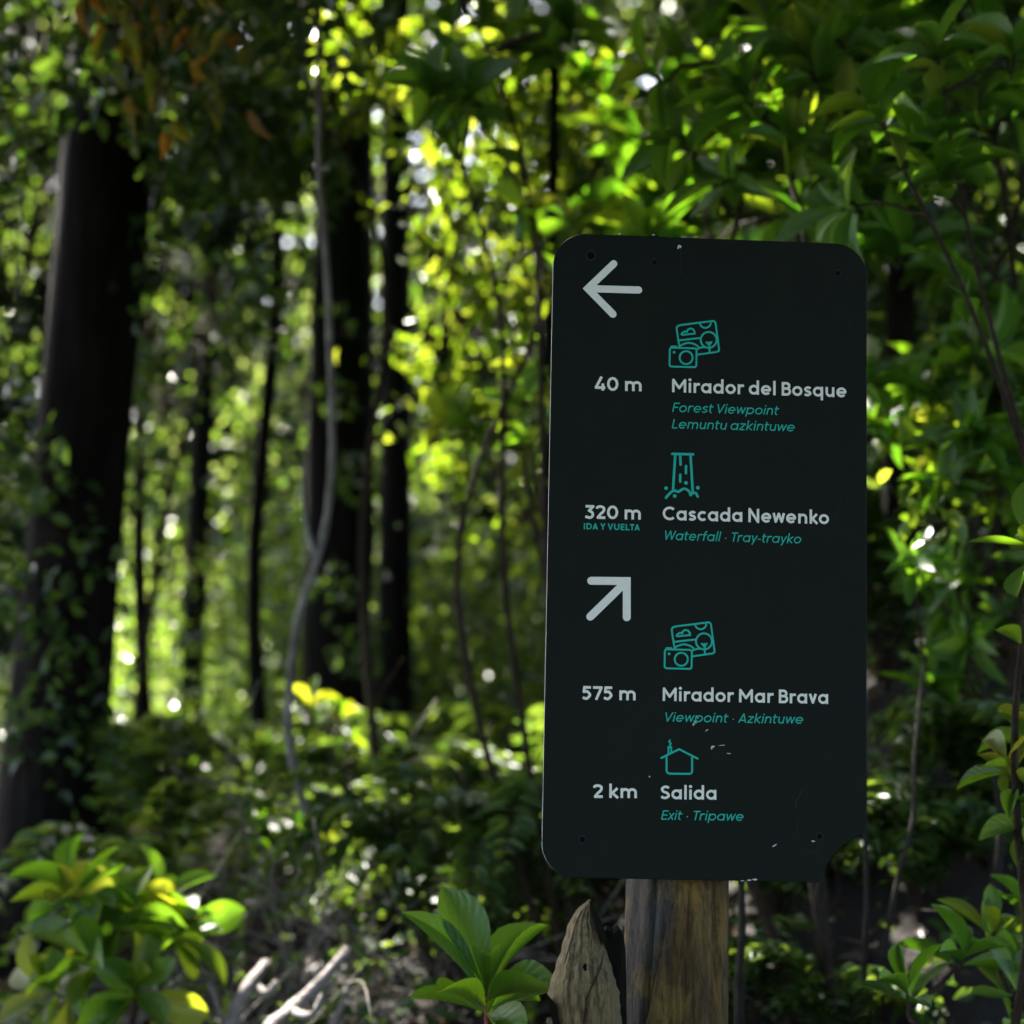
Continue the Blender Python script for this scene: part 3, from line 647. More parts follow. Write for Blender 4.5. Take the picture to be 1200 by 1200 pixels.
for q_ in ((190, 560, 9.8, .32), (185, 650, 9.6, .32), (160, 820, 8.8, .3), (220, 880, 8.4, .28), (150, 930, 8.2, .24), (235, 780, 9.0, .25), (300, 250, 12, .45), (345, 330, 12, .45), (300, 470, 11, .35), (325, 590, 10.5, .3),
           (540, 300, 12, .45), (560, 460, 12, .45), (500, 560, 11, .25), (600, 590, 11, .22), (433, 300, 12, .25), (660, 420, 10, .3), (520, 210, 11, .4)): fleck(*q_)
fleck(300, 1160, 4.15, .10); fleck(375, 1150, 3.95, .2); fleck(455, 1075, 5.2, .22); fleck(510, 990, 6.0, .12)
fleck(110, 1060, 4.05, .03)
fleck(430, 45, 5.2, .22); fleck(610, 70, 5.6, .32); fleck(655, 170, 5.6, .32); fleck(560, 130, 5.8, .2); fleck(620, 260, 5.8, .35); fleck(560, 330, 6.2, .3); fleck(500, 420, 6.4, .3); fleck(590, 480, 6.2, .25)
fleck(1085, 612, 3.9, .04); fleck(1120, 520, 4.2, .07); fleck(368, 812, 5.6, .05); fleck(290, 955, 5.0, .10); fleck(640, 560, 6.5, .3); fleck(330, 600, 7, .3); fleck(480, 1100, 4.6, .08)
fleck(1175, 250, 8.4, .4); fleck(560, 1060, 4.6, .09); fleck(430, 1010, 5.0, .12); fleck(600, 730, 5.5, .1); fleck(470, 960, 5.4, .09); fleck(330, 1080, 4.5, .12); fleck(530, 1150, 3.9, .06); fleck(1140, 20, 3.9, .05); fleck(870, 215, 4.0, .05); fleck(660, 300, 5.0, .2); fleck(760, 40, 4.4, .08); fleck(960, 245, 3.8, .05); fleck(720, 120, 4.6, .1)

BLOCK = []
def block(px, py, Y, r): BLOCK.append((np.array(at(px, py, Y)), r))
block(572, 1130, 2.95, .32); block(150, 1090, 4.1, .42); block(190, 1040, 4.2, .3); block(1150, 900, 3.1, .3); block(1070, 1150, 3.1, .3); block(690, 1120, 2.6, .15); block(960, 1150, 3.8, .5); block(1050, 800, 4.2, .5); block(885, 1085, 4.8, .45); block(60, 500, 5.6, .5); block(60, 900, 5.6, .5)
def in_frame_margin(P, m=60):
    P = np.asarray(P, float); d = P - np.array(CAM); zc = d @ np.array(FW)
    px = 600 + 2500 * d[:, 0] / np.maximum(zc, .01); py = 600 - 2500 * (d @ np.array(UP)) / np.maximum(zc, .01)
    return (zc > 0) & (px > -m) & (px < 1200 + m) & (py > -m) & (py < 1200 + m), px, py

# ------------------------------------------------------------------ trees with dark trunks
def crown_leaves(mb, centres, radii, N, L, mat_unused=None, tmpl=T_LOW, up=.9, keep=None, squash=.7, tint=(0, 1)):
    c = np.asarray(centres, float); i = RNG.integers(0, len(c), N); rr = np.broadcast_to(radii, len(c))[i]
    P = c[i] + unit(RNG.normal(size=(N, 3))) * (rr * RNG.uniform(.2, 1, N) ** .5)[:, None] * A(1, 1, squash)
    if keep is not None: P = P[keep(P)]
    N = len(P); d = rand_dirs(N); d[:, 2] -= .25; n_ = rand_dirs(N, up)
    Ls = L * RNG.uniform(.65, 1.25, N)
    leaves(mb, tmpl, P, d, n_, Ls, Ls * RNG.uniform(.38, .55, N), RNG.uniform(*tint, N))

def tree(label, px, wpx, Y, lean, crown_n, cover, hang=(), top=7.5, group=None, name='forest_tree', kinks=(), far=None):
    """px/wpx: trunk centre and width in the photo at eye height; cover: (x0,x1,y0,y1,z0,z1) of its crown, stretched for shade"""
    p = at(px, 600, Y); r = wpx / 5000. * Y; z0 = float(gz(p.x, Y)) - .1
    root = empty(name, (p.x, Y, z0 + .1), label, 'tree', group)
    zs = np.linspace(z0, top, 26); pts = [(p.x + lean * (z - p.z) + sum(a * math.sin(z * f_ + f2) for a, f_, f2 in kinks), Y + .05 * math.sin(z * 1.3 + px), z) for z in zs]
    rad = r * (1 + .7 * np.exp(-(zs - z0) / .22)) * (1 - .45 * (zs - z0) / (top - z0))
    mb = MB(); tube(mb, pts, rad, 18, wob=.03, lobes=.10, seed=int(px) + 500)
    x0, x1, y0, y1, c0, c1 = cover
    n = max(6, int((x1 - x0) * (y1 - y0) * 1.1)); C = np.c_[RNG.uniform(x0, x1, n), RNG.uniform(y0, y1, n), RNG.uniform(c0, c1, n)]
    fr, _, _ = in_frame_margin(C, 260); C = C[~fr]
    tp = np.array(pts)
    for c in C[:12]:                                # limbs out to the crown
        s = tp[RNG.integers(12, 25)]; mid = (s + c) / 2 + A(0, 0, .3)
        pl = curve([s, mid, c], 8); fr, _, _ = in_frame_margin(pl, 30)
        tube(mb, pl, np.linspace(r * .35, .012, len(pl)), 6, seed=1)
    mb.build('trunk', M['bark'], root)
    mb = MB()
    if name == 'forest_tree' and 'far left edge' in label:        # added leaf clusters out of view, set to shade chosen plants
        for t_, r_ in BLOCK:
            c = t_ + S_ * ((3.5 - t_[2]) / S_[2]); n_ = int(620 * (r_ / .3) ** 2)
            crown_leaves(mb, [c], r_ * 1.25, n_, .15, squash=.5, keep=lambda P: ~open_to_sun(P) & ~in_frame_margin(P, 30)[0])
    if far:  # unseen leaves added to shade patches of the far thicket
        fx0, fx1, fy0, fy1, fn = far
        Q = np.c_[RNG.uniform(fx0, fx1, 110), RNG.uniform(fy0, fy1, 110), RNG.uniform(0, 1.2, 110)]; Q[:, 2] += 2.6 + Q[:, 1] * .33
        crown_leaves(mb, Q, 1.1, fn, .24, keep=lambda P: ~open_to_sun(P) & ~in_frame_margin(P, 40)[0])
    if len(C): crown_leaves(mb, C, 1.0, crown_n, .20, keep=lambda P: ~open_to_sun(P) & ~in_frame_margin(P, 40)[0])  # unseen leaves spread wide so the woods below stay dark
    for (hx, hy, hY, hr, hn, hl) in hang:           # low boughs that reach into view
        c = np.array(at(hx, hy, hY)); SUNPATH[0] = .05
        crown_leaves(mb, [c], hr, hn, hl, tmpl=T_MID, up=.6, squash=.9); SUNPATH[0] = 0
    mb.build('crown', M['dark'], root)  # visible boughs together with the added shade leaves
    return root

tree('broad near-black trunk filling the far left edge', 86, 122, 5.6, .065, 9500, (-4.5, .6, -4.0, 5.5, 3.0, 5.0),
     hang=[(40, 60, 5.2, .35, 420, .07), (10, 250, 5.2, .3, 360, .07), (0, 480, 5.2, .25, 260, .06), *[(90 + .065 * (600 - y_) + dx_, y_, 5.42, .13, n_, .05) for y_, dx_, n_ in ((210, -30, 110), (300, -55, 70), (330, 40, 40), (420, -50, 80), (500, 20, 35), (560, -55, 90), (640, 45, 40), (700, -50, 80), (790, 5, 45), (850, -45, 90), (900, 40, 60))], (250, 120, 5.8, .4, 520, .07), (230, 330, 6.0, .24, 360, .07), (330, 150, 6.0, .3, 420, .07), (150, 180, 5.4, .3, 420, .07)])
tree('wide dark trunk just right of the pale bent sapling', 399, 82, 7.4, .004, 4200, (-1.6, 2.0, 2.5, 9.0, 3.9, 5.6),
     hang=[*[(400 + dx_, y_, 7.1, .11, n_, .05) for y_, dx_, n_ in ((260, -10, 40), (350, 22, 30), (470, -20, 30), (560, 24, 35), (690, -10, 40), (760, 20, 60))], (340, 60, 6.2, .45, 560, .075), (470, 90, 6.4, .4, 420, .075), (300, 190, 6.6, .3, 300, .07)])
tree('straight dark trunk beside the narrow bright slit', 463, 40, 7.8, -.003, 3200, (-.5, 2.6, 5.5, 10.5, 4.6, 6.4), far=(-4.8, 4.5, 9.5, 20, 15000), top=9)
tree('slim dark trunk left of the tallest bright gap', 235, 26, 8.0, .03, 3200, (-4.0, -.5, 5.0, 9.5, 4.4, 6.2), hang=[(200, 330, 7.0, .35, 330, .07), (150, 150, 7.0, .5, 480, .08), (240, 240, 6.6, .25, 320, .07), (200, 430, 7.0, .22, 200, .06)], far=(-9.5, -2, 9.5, 20, 14000), top=9)
tree('thin crooked dark stem in the middle of the bright gap', 308, 17, 7.0, .02, 1500, (-2.6, -.4, 1.0, 5.0, 3.6, 5.4), kinks=[(.03, 3.1, 0)], hang=[(300, 400, 7.0, .12, 50, .05)])
tree('very thin dark stem right of the far left trunk', 172, 16, 7.4, -.015, 1200, (-4.4, -1.2, 3.0, 6.5, 3.8, 5.6), kinks=[(.02, 2.3, 1)], hang=[(165, 560, 7.2, .16, 60, .05), (190, 780, 7.4, .2, 70, .05)])
tree('leaning dark trunk behind the upper right leaves', 1035, 60, 6.2, -.10, 8500, (.0, 4.6, -4.0, 5.0, 2.9, 4.8), hang=[(1130, 420, 5.8, .5, 500, .08)])
tree('shadowed dark trunk just right of the board', 1056, 34, 5.0, .01, 2600, (.8, 5.0, 3.5, 9.0, 3.8, 5.8), hang=[(1060, 330, 5.2, .3, 260, .07)])
tree('thin grey-brown stem above the top left corner of the board', 652, 15, 5.2, -.02, 2600, (-1.4, 2.2, .2, 4.2, 2.9, 4.4), kinks=[(.02, 2.8, 0)], hang=[(800, 260, 5.6, .4, 260, .08)])

DARKT = []
for lb, cl in (('dark shaded tree behind the far left trunk, along the left border', [(px_, py_, 6.3 + .1 * (py_ % 7), .24, 130) for px_ in (-15, 55) for py_ in (40, 190, 330, 470, 610, 740)]),
               ('dark small-leaved tree filling the space right of the far left trunk', [(px_, py_, 6.3 + .1 * (py_ % 5), .2, 120) for px_, py_ in ((190, 200), (250, 180), (180, 300), (235, 290), (170, 390), (225, 400), (320, 150), (300, 90), (190, 480), (160, 120))])):
    DARKT.append((lb, cl))
DARKT.append(('loose shaded tree standing deep between the two dark trunks and the board', [(px_, py_, 8.6 + .15 * (py_ % 6), .26, n_) for px_, py_, n_ in ((150, 560, 60), (230, 640, 60), (140, 700, 50), (290, 330, 50), (330, 470, 70), (270, 560, 60), (500, 250, 90), (560, 380, 90), (500, 480, 110), (600, 520, 110), (540, 600, 140), (480, 640, 120), (610, 660, 140), (430, 420, 40), (340, 640, 80), (560, 700, 120), (650, 600, 90), (240, 740, 60))]))
# pale sapling
root = empty('pale_sapling', (at(336, 860, 4.7).x, 4.7, float(gz(-.5, 4.7))), 'thin pale bent sapling in front of the wide dark trunk', 'sapling')
mb = MB(); P = [at(x, y, 4.7) for x, y in ((372, -60), (374, 120), (374, 200), (382, 300), (387, 420), (389, 520), (384, 600), (372, 655), (352, 712), (343, 770), (337, 850), (352, 930), (380, 1010))]
pl = curve(P, 48); tube(mb, pl, np.linspace(.0065, .0105, len(pl)) * (1 + .13 * np.sin(np.arange(len(pl)) * 1.9) * np.sin(np.arange(len(pl)) * .7)), 9, wob=.09, lobes=.08, seed=5)
mb.build('trunk', M['pale_bark'], root)
mb = MB(); pl = curve([at(x, y, 4.7) for x, y in ((369, 655), (360, 620), (357, 585), (356, 540))], 12); tube(mb, pl, np.linspace(.008, .004, len(pl)), 7, seed=6)
pl = curve([at(x, y, 4.75) for x, y in ((398, 60), (425, 105), (445, 170))], 8); 
mb.build('side_branch', M['pale_bark'], root)
mb = MB(); crown_leaves(mb, [at(365, 60, 4.7), at(330, 20, 4.8), at(420, -60, 4.7)], .22, 260, .06, tmpl=T_MID); mb.build('crown', M['dark'], root)

# ------------------------------------------------------------------ broad-leaved sprigs
def whorl(mb, tip, d, n, L, W, spread=(45, 75), tmpl=T_BIG, tint=(0, .9), droop=0):
    d = np.array(Vector(d).normalized()); a = unit(np.cross(d, A(.3, .8, .52))); b2 = np.cross(d, a)
    off = RNG.uniform(0, 6.28)
    for i in range(n):
        t = off + i * 2.39996; sgn = math.cos(t) * a + math.sin(t) * b2
        an = R(np.interp(i, [0, max(1, n - 1)], spread) + RNG.uniform(-9, 9)); l = math.cos(an) * d + math.sin(an) * sgn; l[2] -= droop
        nn = d - l * (d @ l) + RNG.normal(size=3) * .18
        Lk = L * RNG.uniform(.75, 1.12); leaves(mb, tmpl, np.array(tip) - d * (.004 * i), l, nn, Lk, W * RNG.uniform(.85, 1.15) * Lk / L, RNG.uniform(*tint))
def limbs(b0, tips, k, rg, low=.35):
    """a few main limbs from the root, the other tips branching off the nearest of them"""
    b0 = np.asarray(b0, float); tips = [np.asarray(t, float) for t in tips]; order = rg.permutation(len(tips)); mains = []; res = [None] * len(tips)
    for q, i in enumerate(order):
        t = tips[i]; Ls = np.linalg.norm(t - b0)
        if q < k:
            m1 = b0 + (t - b0) * .35 + A(*(rg.normal(size=2) * .05 * Ls), .12 * Ls); m2 = b0 + (t - b0) * .7 + A(*(rg.normal(size=2) * .04 * Ls), .08 * Ls)
            pl = curve([b0, m1, m2, t], 18); mains.append(pl)
        else:
            best = min(((np.linalg.norm(m[j] - t) + (.3 if m[j][2] > t[2] else 0), a, j) for a, m in enumerate(mains) for j in range(int(len(m) * low), len(m) - 1)), key=lambda e: e[0])
            p = mains[best[1]][best[2]]; L2 = np.linalg.norm(t - p)
            pl = curve([p, (p + t) / 2 + rg.normal(size=3) * .08 * L2 + A(0, 0, .05 * L2), t], 12)
        res[i] = pl
    return res
def shrub(label, base, sprigs, L, W, mat='broad', stem='twig', name='broadleaf_shrub', cat='shrub', group=None, tmpl=T_BIG, r=.006, extra=True, tint=(0, .92), spread=(40, 80), droop=.05):
    """sprigs: (px, py, Y, direction, leaves)"""
    bz = float(gz(base[0], base[1])); root = empty(name, (base[0], base[1], bz), label, cat, group)
    ms, ml = MB(), MB()
    LB = limbs(A(base[0], base[1], bz - .05), [at(q[0], q[1], q[2]) for q in sprigs], max(1, min(5, len(sprigs) // 4 + 1)), np.random.default_rng(int(sprigs[0][0])))
    for si, (px, py, Y, d, n) in enumerate(sprigs):
        tip = np.array(at(px, py, Y)); dn = np.array(Vector(d).normalized()); b0 = np.array([base[0], base[1], bz - .05])
        pl = LB[si]; fat = np.linalg.norm(pl[0] - b0) < 1e-6; pl = np.concatenate([pl[:-3], curve([pl[-3], tip - dn * .04, tip], 6)])
        tube(ms, pl, np.linspace(r * (1.5 if fat else .7), r * .38, len(pl)), 6, seed=int(px))
        whorl(ml, tip, dn, n, L, W, spread, tmpl, tint, droop)
        if extra:                                   # leaves back along the twig
            for k in range(int(n * .8)):
                j = RNG.uniform(.62, .96); p = pl[int(j * (len(pl) - 1))]; side = rand_dirs(1)[0]; l = dn * .5 + side; 
                leaves(ml, tmpl, p, l, A(0, 0, 1) + dn * .4 + RNG.normal(size=3) * .3, L * RNG.uniform(.6, 1), W * RNG.uniform(.7, 1), RNG.uniform(*tint))
    ms.build('stem', M[stem], root); ml.build('foliage', M[mat], root)
    return root

# seedlings near the camera
shrub('red-stemmed seedling with glossy leaves, left of the stump', (at(572, 1200, 2.95).x, 2.95), [(570, 1160, 2.95, (.02, -.10, 1), 11)], .155, .056, stem='red', name='leafy_seedling', cat='seedling', tint=(.3, .68), spread=(28, 88), extra=False, r=.005, droop=.0)
shrub('dark leafy seedling at the bottom left corner, dappled by sun', (at(140, 1200, 4.1).x, 4.1),
      [(85, 1040, 4.05, (-.25, -.1, 1), 9), (140, 1075, 4.1, (0, -.3, .9), 8), (190, 1055, 4.25, (.4, -.1, .8), 8), (100, 1120, 4.0, (-.6, -.3, .5), 7), (210, 1090, 4.25, (.6, -.2, .4), 7), (60, 1160, 4.05, (-.5, -.4, .4), 6), (160, 1160, 3.95, (.2, -.6, .5), 6)],
      .135, .058, name='leafy_seedling', cat='seedling', tint=(.3, .9), spread=(35, 95), droop=.12)
shrub('leafy shoot at the right edge beside the lower half of the board', (at(1230, 1200, 3.0).x, 3.0), [(1180, 893, 3.0, (-.3, -.1, .9), 7), (1215, 850, 3.1, (.1, -.2, 1), 7), (1210, 960, 3.0, (-.3, -.5, .4), 5)], .088, .036, name='leafy_seedling', cat='seedling', tint=(.5, .95), spread=(50, 95))
shrub('blue-green leafy seedling low in the bottom right, under the chipped corner', (at(1068, 1210, 3.1).x, 3.1), [(1063, 1160, 3.1, (-.1, -.15, 1), 7), (1130, 1120, 3.2, (.3, -.1, 1), 6)], .098, .030, name='leafy_seedling', cat='seedling', tint=(0, .55), spread=(30, 80), extra=False)
shrub('upright leafy seedling in the very bottom right corner', (at(1180, 1220, 3.3).x, 3.3), [(1165, 1090, 3.3, (.2, -.1, 1), 7), (1205, 1060, 3.4, (.3, 0, 1), 7), (1190, 1160, 3.2, (0, -.4, .6), 6)], .095, .036, name='leafy_seedling', cat='seedling', tint=(.1, .8))
shrub('large shiny leaf shoot on the right edge at mid height', (at(1260, 1200, 3.0).x, 3.0), [(1212, 640, 3.0, (-.5, -.1, .7), 5)], .10, .045, name='leafy_seedling', cat='seedling', tint=(.3, .7))
shrub('low bright-leaved seedling in front of the bright gap', (at(300, 1010, 4.9).x, 4.9), [(288, 962, 4.9, (0, -.2, 1), 6), (345, 975, 5.0, (.4, -.2, .8), 5)], .10, .05, name='leafy_seedling', cat='seedling')
shrub('small sunlit sprout at the foot of the pale sapling', (at(370, 900, 5.6).x, 5.6), [(364, 822, 5.6, (0, -.1, 1), 8), (400, 840, 5.7, (.5, 0, .7), 6)], .085, .04, name='leafy_seedling', cat='seedling', tint=(.5, .9))

# big-leaved shrub at the upper right: leading boughs in the photo, then the mass behind
shrub('glossy big-leaved bough reaching up left over the right end of the board', (at(1420, 900, 3.6).x, 3.6),
      [(1022, 128, 3.35, (-.55, -.15, .8), 9), (1100, 205, 3.4, (-.2, -.3, .8), 7), (1095, 60, 3.4, (-.3, 0, 1), 8), (1080, 175, 3.45, (.2, -.2, .9), 6), (985, 245, 3.45, (-.9, -.2, .1), 6), (1150, 110, 3.6, (.1, 0, 1), 7), (1190, 60, 3.5, (.2, -.1, 1), 7)],
      .125, .042, tint=(.1, .8), r=.0045, tmpl=T_LNG)
shrub('green-leaved bough rising behind the centre of the board top', (at(985, 900, 3.9).x, 3.9),
      [(952, 72, 3.8, (-.2, 0, 1), 8), (868, 110, 3.8, (-.6, -.2, .7), 8), (850, 210, 3.9, (-.7, -.3, .3), 7), (925, 165, 3.9, (.1, -.4, .8), 7), (760, 80, 4.0, (-.6, -.1, .6), 7), (800, 170, 4.0, (-.5, -.4, .2), 7), (1000, 40, 3.9, (.2, 0, 1), 6), (900, 20, 3.9, (-.1, 0, 1), 7)],
      .135, .046, tint=(0, .8), r=.008, tmpl=T_LNG)
def mass(label, base, box, n, Y, L, W, mat='broad', tint=(0, .7), tmpl=T_BIG, seed=1, name='broadleaf_shrub', nl=7, cat='shrub'):
    x0, x1, y0, y1 = box; rg = np.random.default_rng(seed); sp_ = []
    for _ in range(n):
        ax, ay = rg.uniform(x0, x1), rg.uniform(y0, y1)
        if math.hypot(ax - 1178, (ay - 245) * .7) < 62: continue
        sp_.append((ax, ay, rg.uniform(*Y), (rg.uniform(-.8, .5), rg.uniform(-.7, .1), rg.uniform(.1, 1)), nl))
    SUNPATH[0] = .05; o = shrub(label, base, sp_, L, W, mat=mat, tint=tint, tmpl=tmpl, name=name, cat=cat); SUNPATH[0] = 0; return o
mass('dark broadleaf shrub massed behind the top of the board', (.75, 5.0), (690, 1010, -40, 330), 40, (4.2, 5.4), .165, .05, tint=(0, .75), seed=3, tmpl=T_LNG)
mass('shaded broadleaf shrub between the board and the right edge, upper half', (1.15, 4.6), (1010, 1230, -40, 480), 36, (3.9, 5.0), .16, .046, tint=(0, .6), seed=5, tmpl=T_LNG)
mass('dim drooping shrub right of the board at middle height', (1.0, 4.4), (1020, 1230, 430, 800), 26, (3.9, 4.7), .10, .032, tint=(0, .55), seed=8, tmpl=T_ELL)
mass('large dark leaves at the very top, between the two bright leaf clusters', (.14, 4.4), (500, 690, -60, 120), 11, (4.0, 4.6), .13, .06, tint=(.1, .7), seed=12, tmpl=T_ELL, nl=5)
mass('green leaves just left of the upper board edge', (.25, 4.6), (520, 660, 230, 560), 12, (4.3, 5.0), .10, .045, tint=(.3, .9), seed=14, tmpl=T_ELL, nl=4)

# small-leaved sunlit trees in the top centre
def small_tree(label, base, clumps, L, name='small_leaved_tree', mat='small', tint=(.2, 1)):
    bz = float(gz(*base)); root = empty(name, (base[0], base[1], bz), label, 'tree')
    ms, ml = MB(), MB(); b0 = np.array([base[0], base[1], bz - .05])
    SUNPATH[0] = .04 if mat == 'far' and len(clumps) < 15 else 0
    LB = limbs(b0, [at(q[0], q[1], q[2]) for q in clumps], 1, np.random.default_rng(len(clumps)), .5)
    for i, (px, py, Y, r, n) in enumerate(clumps):
        c = np.array(at(px, py, Y)); pl = LB[i]; fat = np.linalg.norm(pl[0] - b0) < 1e-6; tube(ms, pl, np.linspace(.016 if fat else .006, .003, len(pl)), 6, seed=i)
        for _ in range(max(2, n // 9)):
            e = c + RNG.normal(size=3) * r * .55; tw = curve([pl[-3], (pl[-3] + e) / 2 + A(0, 0, .04), e], 6); tube(ms, tw, np.linspace(.0035, .0012, len(tw)), 4)
            P = tw[RNG.integers(1, len(tw), 9)] + RNG.normal(size=(9, 3)) * .03
            d = rand_dirs(9); d[:, 2] -= .2; Ls = L * RNG.uniform(.6, 1.25, 9)
            leaves(ml, T_MID, P, d, rand_dirs(9, .9), Ls, Ls * .5, RNG.uniform(*tint, 9))
    SUNPATH[0] = 0; ms.build('trunk', M['twig'], root); ml.build('crown', M[mat], root); return root
small_tree('sunlit yellow-green small-leaved tree above the top left corner of the board', (.42, 6.0),
           [(600, 40, 5.5, .18, 130), (640, 90, 5.6, .18, 150), (600, 80, 5.5, .15, 110), (660, 170, 5.6, .2, 150), (690, 60, 5.6, .15, 90), (620, 250, 5.8, .22, 170), (580, 200, 5.8, .2, 110), (560, 330, 6.0, .22, 150), (530, 250, 6.0, .2, 90), (630, 360, 6.0, .2, 120), (500, 420, 6.2, .22, 130), (590, 470, 6.1, .22, 120), (540, 560, 6.3, .2, 100), (620, 600, 6.2, .2, 110), (700, 200, 5.6, .2, 110), (740, 130, 5.5, .18, 60)], .052)
small_tree('young tree with one blazing leaf cluster at the top, left of centre', (-.3, 5.6), [(430, 40, 5.2, .09, 60), (450, 45, 5.2, .08, 40), (400, 60, 5.3, .12, 60), (480, 130, 5.5, .2, 80), (380, 110, 5.5, .2, 80)], .062)
small_tree('sunlit small-leaved tree glimpsed through the gap near the right edge', (2.15, 8.6), [(1165, 200, 8.4, .22, 90), (1180, 260, 8.4, .25, 120), (1195, 320, 8.5, .25, 90), (1150, 280, 8.5, .18, 60)], .06)
for i, (lb, cl) in enumerate(DARKT): small_tree(lb, ((-1.75, 6.5), (-1.25, 6.8), (-.62, 8.7))[i], cl, .07, name='shaded_tree', mat='far', tint=(0, 1))  # shade of these trees is put into their leaf colour
# turning leaves hanging at the top left
def hanging(label, sprays, Y0):
    root = empty('hanging_branch', at(150, -120, Y0), label, 'branch'); ms, ml = MB(), MB(); s0 = np.array(at(60, -140, Y0))
    for (px, py, Y, n) in sprays:
        e = np.array(at(px, py, Y)); pl = curve([s0, (s0 + e) / 2 + A(0, 0, .06), e], 12); tube(ms, pl, np.linspace(.006, .0015, len(pl)), 5)
        for k in range(n):
            p = pl[RNG.integers(5, len(pl))] + RNG.normal(size=3) * .012; l = A(RNG.normal() * .5, RNG.normal() * .5, -1.0)
            leaves(ml, T_LAN, p, l, A(RNG.normal() * .6, -1, RNG.normal() * .4 + .3), RNG.uniform(.05, .085), RNG.uniform(.022, .034), RNG.uniform(0, 1))
    ms.build('twig', M['twig'], root); ml.build('foliage', M['autumn'], root)
hanging('hanging branch of orange and yellow turning leaves at the top left', [(105, 10, 4.0, 9), (140, 40, 4.0, 12), (190, 95, 4.1, 14), (250, 110, 4.1, 14), (275, 120, 4.2, 10), (200, 145, 4.2, 12), (160, 125, 4.2, 9), (300, 60, 4.2, 8), (240, 40, 4.1, 9)], 4.0)

# yellow-green spray right of the board, and fern-like shrubs of the middle ground
small_tree('thin shrub with a sunlit yellow-green spray right of the board', (1.0, 4.6), [(1085, 520, 4.2, .06, 18), (1130, 500, 4.2, .10, 45), (1150, 560, 4.2, .10, 40), (1090, 560, 4.2, .05, 14), (1085, 612, 3.9, .03, 12), (1180, 450, 4.2, .1, 30)], .055, name='thin_shrub')
def fernlike(label, base, fronds, L, seed, fl=.45, mat='fern'):
    rg = np.random.default_rng(seed); bz = float(gz(*base)); root = empty('fern', (base[0], base[1], bz), label, 'fern'); ms, ml = MB(), MB(); b0 = A(base[0], base[1], bz)
    for k in range(fronds):
        a = rg.uniform(0, 6.28); l = fl * rg.uniform(.6, 1.15); o = A(math.cos(a), math.sin(a), 0); e = b0 + o * l * .8 + A(0, 0, l * rg.uniform(.35, .95)); mid = b0 + o * l * .32 + A(0, 0, l * .75)
        pl = curve([b0, mid, e], 22); tube(ms, pl, np.linspace(.004, .001, len(pl)), 4)
        tg = unit(np.gradient(pl, axis=0)); SUNPATH[0] = .03
        for s in (-1, 1):
            j = np.repeat(np.arange(4, len(pl)), 2); sd_ = s * unit(np.cross(tg[j], A(0, 0, 1))); d = sd_ + tg[j] * .55 + RNG.normal(size=(len(j), 3)) * .15
            le = L * np.sin(np.linspace(.5, 2.9, len(j))) * RNG.uniform(.8, 1.2, len(j)); leaves(ml, T_MID, pl[j] + RNG.normal(size=(len(j), 3)) * .006, d, np.tile(A(0, 0, 1.), (len(j), 1)) + RNG.normal(size=(len(j), 3)) * .35, le, le * .36, RNG.uniform(0, 1, len(j)))
    SUNPATH[0] = 0; ms.build('stalk', M['twig'], root); ml.build('foliage', M[mat], root)
fl_ = [('dark feathery fern left of the board at its lower half', 560, 5.2, 22, .09), ('bushy dim fern beneath the wide dark trunk', 470, 6.0, 24, .09), ('fern behind the red-stemmed seedling', 520, 4.6, 16, .07),
       ('fern touching the left edge of the board near its bottom', 625, 4.6, 18, .07), ('shaded fern between the pale sapling and the bottom centre litter', 400, 5.4, 18, .08), ('small fern under the blazing sprout at the sapling foot', 345, 6.4, 16, .08),
       ('tall dim fern rising before the straight dark trunk', 480, 6.4, 26, .09), ('tall shaded fern tucked against the left board edge, above the lower ferns', 610, 5.9, 26, .09), ('dim fern left of the pale sticks', 150, 5.0, 16, .07), ('low fern in shade behind the board post', 800, 4.0, 14, .06), ('sparse fern on the dark bank at the lower right', 985, 3.9, 12, .05), ('fern on the bank right of the chipped corner', 1075, 4.2, 14, .06), ('bushy fern behind the right corner seedlings', 1150, 4.3, 18, .07), ('dim fern directly right of the post', 900, 4.4, 18, .07), ('fern high on the bank beside the lower right board edge', 1040, 4.9, 20, .08), ('fern at the foot of the far left trunk', 120, 6.2, 16, .08)]
for i, (lb, px, Y, nf, L) in enumerate(fl_):
    x = (px - 600) / 2500 * Y; fernlike(lb, (x, Y), nf, L, 20 + i, fl=.62 if Y > 4.5 else .3)

# ------------------------------------------------------------------ ground cover
def scatter(n, x0, x1, y0, y1, cond=None):
    X = RNG.uniform(x0, x1, n); Y = RNG.uniform(y0, y1, n); P = np.c_[X, Y, gz(X, Y)]
    return P if cond is None else P[cond(P)]
mb = MB(); P = scatter(9000, -3, 3, 2.2, 11); P[:, 2] += RNG.uniform(.0, .03, len(P)); N = len(P); Ls = RNG.uniform(.03, .085, N)
leaves(mb, T_MID, P, rand_dirs(N) * A(1, 1, .35), rand_dirs(N, 1.6), Ls, Ls * .5, RNG.uniform(0, 1, N)); o = mb.build('leaf_litter', M['litter']); tag(o, 'brown dead leaves strewn over the forest floor', 'leaf litter', kind='stuff')
mb = MB(); P = scatter(30000, -3.6, 3.4, 2.6, 13); keepn = (np.sin(P[:, 0] * 3.1 + 1) * np.cos(P[:, 1] * 2.3) + RNG.normal(size=len(P)) * .5) > -.45; P = P[keepn]
P[:, 2] += RNG.uniform(.01, .20, len(P)); N = len(P); Ls = RNG.uniform(.02, .055, N)
leaves(mb, T_MID, P, rand_dirs(N) * A(1, 1, .5), rand_dirs(N, 1.1), Ls, Ls * .55, RNG.uniform(0, 1, N)); o = mb.build('undergrowth', M['fern']); tag(o, 'low green undergrowth covering the forest floor', 'undergrowth', kind='stuff')

